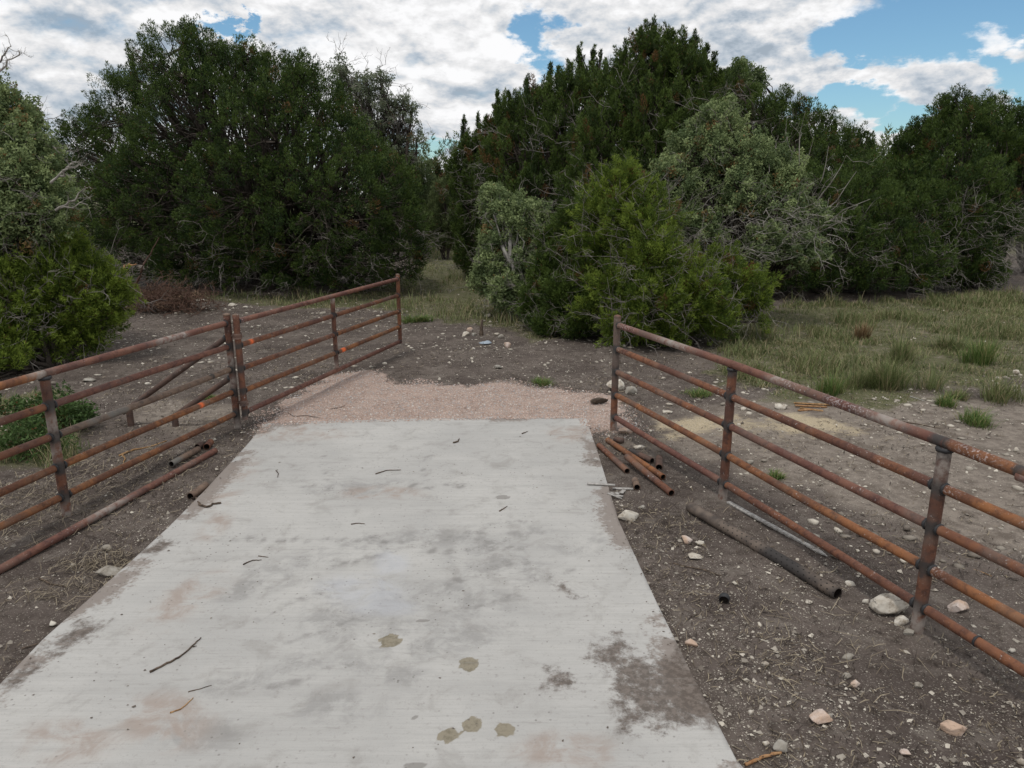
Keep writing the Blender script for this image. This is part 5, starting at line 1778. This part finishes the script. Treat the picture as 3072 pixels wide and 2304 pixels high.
# bright green cedar in front
L7 = px_lobes([(1340, 400, 55, 14.2), (1300, 450, 60, 14.2), (1390, 420, 45, 14.2), (1370, 480, 80, 13.8), (1300, 530, 52, 13.8), (1400, 560, 80, 13.3), (1480, 590, 66, 13.5), (1320, 620, 62, 13.2), (1400, 650, 85, 12.9), (1500, 640, 75, 13.0), (1580, 610, 60, 13.5),
               (1630, 645, 45, 13.6), (1265, 670, 36, 13.3), (1340, 690, 56, 12.8), (1440, 690, 60, 12.8), (1540, 690, 55, 13), (1262, 590, 34, 13.9), (1350, 360, 30, 14.4), (1400, 375, 24, 14.4), (1560, 560, 45, 13.8), (1640, 600, 35, 13.8), (1250, 520, 35, 14), (1440, 470, 40, 13.9), (1650, 690, 26, 13.4)])
make_tree('cedar_tree', 'bushy bright green cedar spreading just behind the far right fence post', G(1390 * 1.3888, 738 * 1.3888) + np.array([0, .9, 0]), L7, 19, 2300, 120, .36, .12, .058, .0085, leaf='cedar_bright', stem_r=.09,
          upb=.75, outb=1.0, tone=(.38, .30), dead=(330, (.05, 2.6), .7, .007, 1.0), twig_frac=.45, zmin=.1, inner=.12, brown=.03, shell=(.45, 1.25), back=.5,
          spire=[(1340, 345, 14.3), (1360, 352, 14.3), (1395, 365, 14.3), (1300, 400, 14.2), (1275, 430, 14.2), (1430, 400, 14.2)])

L7b = px_lobes([(1200, 590, 58, 15.2), (1165, 655, 52, 14.9), (1225, 640, 60, 14.3), (1250, 705, 46, 13.8), (1215, 530, 56, 15.6), (1180, 705, 40, 14.2), (1270, 590, 44, 14.6), (1250, 480, 50, 15.2), (1290, 650, 36, 13.9)])
make_tree('juniper_tree', 'dull olive low juniper between the pale oak bush and the bright green cedar', G(1200 * 1.3888, 715 * 1.3888) + np.array([0, .5, 0]), L7b, 52, 1250, 105, .36, .13, .062, .0105, leaf='juniper', stem_r=.08, upb=1.0, outb=.9,
          tone=(.50, .28), dead=(150, (.05, 2.2), .6, .007, 1.0), twig_frac=.4, zmin=.08, shell=(.5, 1.2), back=.5)

# grey green oak with bare branches
L8 = px_lobes([(1545, 270, 50, 16.2), (1500, 330, 64, 16.2), (1570, 340, 74, 16), (1640, 350, 60, 16), (1690, 370, 50, 16), (1480, 420, 48, 15.6), (1600, 415, 55, 15.3), (1690, 440, 52, 15.3), (1745, 470, 42, 15.5), (1655, 520, 48, 14.9), (1720, 535, 50, 15.2), (1530, 500, 45, 15), (1700, 400, 46, 15.8), (1770, 540, 30, 15.2), (1440, 370, 36, 15.6),
                (1570, 235, 26, 16.5), (1750, 515, 30, 15.3), (1460, 480, 50, 15.2)])
ok8 = make_tree('oak_tree', 'grey green live oak with bare silvery branches leaning over the bright cedar', A(1600 * 1.3888, 650 * 1.3888, 16.4) * np.array([1, 1, 0]), L8, 20, 1080, 82, .32, .13, .058, .0150, leaf='oak', bark='bark',
                kind='oak', upb=.4, outb=.8, tone=(.36, .28), stem_r=.12, dead=(60, (2.2, 5), .8, .007, .95), twig_frac=.35, zmin=.9, shell=(.6, 1.25), back=.7)
g8 = np.random.default_rng(88)
an = np.array([A(g8.uniform(1500, 1790) * 1.3888, g8.uniform(445, 560) * 1.3888, g8.uniform(14.3, 15.0)) for _ in range(75)])
V, F = dead_twigs(an, np.tile(np.array([[.7, -.25, .05]]), (75, 1)), g8, .60, .0065, 5)
tag(mesh_np('bare_branches', V, F, M['twig_white'], ok8, origin=tuple(ok8.location)), kind='stuff')

# bare dead tree in it
dbase = A(1690 * 1.3888, 520 * 1.3888, 16.6)
root = empty('dead_tree', (dbase[0], dbase[1], 0), 'bare dead grey tree standing right of the grey green live oak', 'tree')
tips = np.array([A(u * 1.3888, v * 1.3888, 15.4 + q) for u, v, q in ((1757, 300, 0), (1790, 315, .3), (1828, 335, .2), (1850, 370, -.2), (1815, 440, .1), (1740, 240, .2), (1800, 380, -.3), (1880, 430, -.4), (1700, 250, .2), (1840, 470, -.5), (1806, 575, -.9))])
dfoot = A(1625 * 1.3888, 650 * 1.3888, 17.0)
st = np.repeat(np.array([[dfoot[0], dfoot[1], 0]]), len(tips), 0)
fork_ = np.repeat(np.array([dbase]), len(tips), 0) + g8.normal(size=(len(tips), 3)) * .12
P_ = np.concatenate([curved(st[:1], fork_[:1], 8, g8, .05), curved(np.repeat(fork_[:1], len(tips), 0), tips, 8, g8, .07)])
Rd = np.concatenate([np.linspace(.09, .05, 8)[None], np.repeat(np.linspace(.026, .005, 8)[None], len(tips), 0)])
V, F = tubes(P_, Rd, 6)
mesh_np('trunk', V, F, M['twig_white'], root, smooth=True, origin=(dbase[0], dbase[1], 0))
an = P_[1:, 3:].reshape(-1, 3)
an = an[::2]
V, F = dead_twigs(an, g8.normal(size=an.shape) * .4 + np.array([.3, 0, .5]), g8, .45, .0055, 3)
tag(mesh_np('twigs', V, F, M['twig_white'], root, origin=(dbase[0], dbase[1], 0)), kind='stuff')

# junipers at the right
L9 = px_lobes([(1590, 190, 50, 23.5), (1700, 260, 60, 24), (1640, 270, 75, 23.5), (1770, 290, 60, 24), (1830, 320, 55, 24.5), (1870, 340, 40, 25), (1710, 370, 110, 23), (1810, 390, 90, 23), (1880, 410, 60, 24), (1600, 240, 60, 23.5), (1690, 225, 40, 24), (1740, 250, 40, 24),
               (1860, 300, 34, 25), (1740, 480, 110, 23), (1860, 480, 90, 23)])
make_tree('juniper_tree', 'rounded juniper with a sloping top behind the bare dead tree', A(1740 * 1.3888, 600 * 1.3888, 23.5) * np.array([1, 1, 0]), L9, 21, 1600, 100, .38, .17, .068, .0130, leaf='juniper', tone=(.42, .27), stem_r=.14, upb=1.2, back=.8,
          spire=[(1690, 190, 24), (1675, 200, 24), (1720, 205, 24), (1745, 215, 24), (1780, 235, 24), (1805, 245, 24), (1650, 205, 24), (1835, 262, 24.5), (1860, 275, 25), (1575, 130, 23.6), (1885, 300, 25), (1590, 150, 23.6)])
L9b = px_lobes([(1600, 160, 30, 26), (1625, 180, 30, 26), (1600, 200, 34, 26), (1635, 165, 20, 26), (1600, 140, 18, 26)])
make_tree('oak_tree', 'pale leafy oak top poking up right of the tallest juniper', A(1610 * 1.3888, 600 * 1.3888, 26) * np.array([1, 1, 0]), L9b, 31, 150, 60, .36, .22, .08, .022, leaf='oak', kind='oak', upb=.4, tone=(.15, .2), stem_r=.08, shell=(.4, 1.15), twig_frac=.8)
L10 = px_lobes([(1760, 450, 90, 20.5), (1850, 470, 100, 20.5), (1700, 520, 100, 19.8), (1800, 560, 110, 19.5), (1900, 540, 100, 20), (1980, 470, 90, 20.8), (1960, 570, 90, 19.8), (1860, 400, 70, 21.5), (1720, 590, 70, 19.3), (1900, 610, 60, 19.2), (1660, 580, 60, 19.4), (1980, 620, 45, 19.3)])
make_tree('juniper_tree', 'low dark green juniper spreading over the grass edge right of the oak', A(1780 * 1.3888, 648 * 1.3888, 20.5) * np.array([1, 1, 0]), L10, 22, 2200, 100, .34, .17, .062, .0120, leaf='juniper_deep', tone=(.55, .30), stem_r=.14, dead=(260, (.1, 1.8), .8, .009, .9), upb=.9, zmin=.3, back=.8, shell=(.6, 1.12))
L11 = px_lobes([(2060, 240, 46, 23), (2025, 270, 36, 23), (2130, 235, 40, 23), (2170, 265, 50, 23), (2100, 290, 70, 22.5), (2000, 300, 50, 23), (1960, 330, 50, 23), (2050, 350, 90, 22.5), (2160, 330, 60, 22.5), (2210, 270, 50, 23), (1950, 400, 60, 22), (2060, 430, 110, 21.5), (2040, 530, 100, 21), (2130, 480, 80, 21.5),
                (2110, 590, 60, 20.8), (2035, 610, 45, 20.8), (2230, 350, 60, 22), (1985, 480, 80, 22)])
make_tree('juniper_tree', 'tall dark juniper at the right with sky showing between its limbs', A(2110 * 1.3888, 640 * 1.3888, 21.8) * np.array([1, 1, 0]), L11, 23, 1900, 100, .36, .18, .066, .0130, leaf='juniper_deep', tone=(.5, .30), stem_r=.16, upb=.9, dead=(330, (.1, 2.3), .9, .010, 1.0), zmin=.2, inner=.1, shell=(.6, 1.12),
          spire=[(2065, 190, 23), (2050, 200, 23), (2140, 193, 23), (2125, 205, 23), (2085, 215, 23), (1985, 240, 23), (2000, 235, 23), (1960, 265, 23), (1940, 290, 23), (2185, 225, 23), (2205, 215, 23)])
L12 = px_lobes([(2200, 420, 60, 25), (2240, 380, 60, 26), (2190, 360, 40, 26), (2260, 470, 60, 25), (2210, 480, 40, 25)])
make_tree('oak_tree', 'soft grey green oak cut by the right edge of the picture', A(2230 * 1.3888, 600 * 1.3888, 25.5) * np.array([1, 1, 0]), L12, 24, 380, 60, .5, .25, .09, .024, leaf='oak', kind='oak', bark='bark_grey', tone=(.1, .2), stem_r=.12, upb=.4)

# left edge: oak and cedar
L13 = px_lobes([(10, 260, 75, 12.5), (60, 320, 65, 12.3), (-40, 300, 110, 12.5), (50, 390, 85, 12), (110, 410, 50, 12), (-30, 450, 110, 12), (50, 470, 70, 11.8), (110, 460, 50, 11.8), (145, 440, 28, 11.8), (0, 210, 40, 12.6), (-60, 180, 60, 12.6), (60, 250, 30, 12.5)])
ok13 = make_tree('oak_tree', 'pale live oak at the left edge with a silvery bare branch over the cedar', (A(-60 * 1.3888, 700 * 1.3888, 12.6)) * np.array([1, 1, 0]), L13, 25, 1400, 80, .28, .13, .050, .0135, leaf='oak', bark='bark', kind='oak',
          upb=.6, outb=.8, tone=(.42, .30), stem_r=.13, dead=(70, (2, 6), .6, .007, .98), zmin=.6, brown=.03, twig_frac=.35, shell=(.5, 1.15))
ends = [[(20, 470), (90, 460), (150, 445), (185, 445)], [(120, 455), (160, 430), (182, 408)], [(110, 395), (140, 370), (178, 352)], [(130, 380), (150, 360), (158, 345)], [(-20, 170), (10, 140), (48, 108)], [(-10, 155), (0, 130), (20, 100)]]
Pb = []
for e_ in ends:
    q = np.array([A(u * 1.3888, v * 1.3888, 11.6) for u, v in e_])
    tt = np.linspace(0, len(q) - 1, 9)
    Pb.append(np.stack([np.interp(tt, np.arange(len(q)), q[:, i]) for i in range(3)], 1))
Pb = np.array(Pb)
Pb[:, 1:] += g8.normal(size=(len(ends), 8, 3)) * .02
V1, F1 = tubes(Pb, np.linspace(.022, .006, 9)[None] * np.ones((len(ends), 1)), 5)
an = Pb[:, 3:].reshape(-1, 3)
V2, F2 = dead_twigs(an, np.tile([[.6, 0, .2]], (len(an), 1)), g8, .22, .005, 3)
tag(mesh_np('bare_branches', np.concatenate([V1, V2]), np.concatenate([F1, F2 + len(V1)]), M['twig_white'], ok13, origin=tuple(ok13.location)), kind='stuff')
L14 = px_lobes([(90, 530, 60, 12.3), (150, 560, 60, 12.2), (30, 560, 70, 12), (200, 590, 55, 12.2), (240, 620, 50, 12.2), (120, 620, 85, 11.9), (20, 640, 85, 11.6), (200, 670, 65, 12), (110, 700, 80, 11.8), (-50, 600, 90, 11.8), (10, 730, 70, 11.2), (160, 530, 32, 12.4), (70, 500, 32, 12.4), (-40, 720, 80, 11.2), (180, 730, 50, 11.9), (255, 660, 30, 12.2), (20, 790, 55, 10.8), (-30, 820, 60, 10.4), (60, 800, 40, 11.0), (-70, 780, 60, 10.4)])
make_tree('cedar_tree', 'bushy bright green cedar behind the left fence, nearest the left edge', G(118 * 1.3888, 790 * 1.3888), L14, 26, 2300, 115, .34, .11, .054, .0080, leaf='cedar_bright', stem_r=.07, upb=.6, outb=1.0,
          tone=(.40, .28), dead=(220, (.05, 1.7), .6, .007, .9), zmin=.2, inner=.12, brown=.02, shell=(.45, 1.22), back=.5, twig_frac=.4)

# top-left twig of a tree outside the frame belongs to the same oak: a reaching bare limb
P_ = curved(np.array([A(-90, 330, 12.5), A(-60, 620, 12.0)]), np.array([A(52, 155, 12.5), A(262, 620, 12.0)]), 8, g8, .08)

# weeds under the left fence
for (u, v, r_, h_, lab, sd_) in ((70, 900, .55, .45, 'leafy green weeds behind the left fence between the upper rails', 41), (30, 960, .5, .4, 'leafy green weeds at the left edge behind the lower rails', 42), (140, 900, .35, .3, 'low green weeds just left of the nearer left fence post', 43)):
    c = G(u * 1.3888, (v + 30) * 1.3888)
    lob = np.array([[c[0] + q[0] * r_, c[1] + q[1] * r_, h_ * .45, r_ * .6, h_ * .55] for q in ((0, 0), (.6, .1), (-.6, .0), (.1, .6))])
    g = np.random.default_rng(sd_)
    P, O, Lq = crown_points(lob, 90, g, (.3, 1.0), .03, .2)
    V, F, T = sprays(P, O, g, .16, .09, 26, .05, .011, 1.0, .5, .55, .25, .05, 'oak')
    o = mesh_np('weed', V, F, M['weed'], attrs={'tone': T}, origin=(c[0], c[1], 0))
    tag(o, lab, 'weeds', 'weeds under the left fence')

# reddish brush pile
g = np.random.default_rng(55)
c = G(462, 945)
an = np.stack([c[0] + g.normal(size=230) * .50, c[1] + .5 + g.normal(size=230) * .35, g.uniform(.02, .45, 230)], 1)
V, F = dead_twigs(an, g.normal(size=(230, 3)) * np.array([1, 1, .35]) + np.array([0, 0, .1]), g, .55, .010, 5)
T = np.clip(g.uniform(0, 1, len(V)), 0, 1)
root = empty('brush_pile', c, 'reddish brown pile of cut dead brush beside the left cedar', 'brush pile')
tag(mesh_np('twigs', V, F, M['brush'], root, {'tone': np.repeat(g.uniform(0, 1.2, len(V) // 3 + 1), 3)[:len(V)]}, origin=c), kind='stuff')
n_ = 90
P = np.stack([c[0] + g.normal(size=n_) * .5, c[1] + .5 + g.normal(size=n_) * .35, g.uniform(.05, .45, n_)], 1)
V, F, T = sprays(P, nrm(g.normal(size=(n_, 3))), g, .3, .12, 40, .06, .010, .2, 1, .3, .3, .1)
tag(mesh_np('dead_foliage', V, F, M['brush'], root, {'tone': T}, origin=c), kind='stuff')


def raised_branch(uvY, r, mat, label):
    pts = np.array([A(u, v, Y) for u, v, Y in uvY])
    K = 12
    tt = np.linspace(0, len(pts) - 1, K)
    P = np.stack([np.interp(tt, np.arange(len(pts)), pts[:, i]) for i in range(3)], 1)
    P[1:-1] += g.normal(size=(K - 2, 3)) * r * .4
    V, F = tubes(P[None], np.linspace(r, r * .4, K)[None], 6)
    return tag(mesh_np('branch', V, F, M[mat], smooth=True, origin=P[0]), label, 'branch', 'torn branches by the brush pile')


raised_branch([(405, 860, 17.3), (430, 800, 17.3), (478, 712, 17.4)], .03, 'brush', 'upright reddish torn branch behind the brush pile')
raised_branch([(340, 905, 16.5), (372, 797, 17.0), (410, 792, 17.0)], .035, 'stick_orange', 'bright orange torn branch between cedar and brush pile')

# far wood that closes the view
g = np.random.default_rng(60)
lob = []
for xx in np.arange(-36, 46, 2.0):
    for Yd, hh in ((38, 4.6), (48, 5.2)):
        x_ = xx + g.uniform(-1, 1)
        y_ = Yd + g.uniform(-3, 3)
        if abs(x_ + 4.0) < 2.2 and Yd < 45:
            continue
        h_ = hh * g.uniform(.7, 1.15)
        lob.append((x_, y_, h_ * .45, 1.7 * g.uniform(.8, 1.2), h_ * .5))
        lob.append((x_ + g.uniform(-.6, .6), y_, h_ * .78, 1.0, h_ * .25))
for xx in np.arange(-60, -19, 3.2):
    h_ = g.uniform(3.5, 6)
    lob.append((xx, 27 + g.uniform(-4, 4), h_ * .45, 2.1, h_ * .5))
lob = np.array(lob)
P, O, Lq = crown_points(lob, 5600, g, (.8, 1.02), .1, .8)
V, F, T = sprays(P, O, g, .75, .28, 38, .20, .040, 1.3, .5, .5, .25, .02)
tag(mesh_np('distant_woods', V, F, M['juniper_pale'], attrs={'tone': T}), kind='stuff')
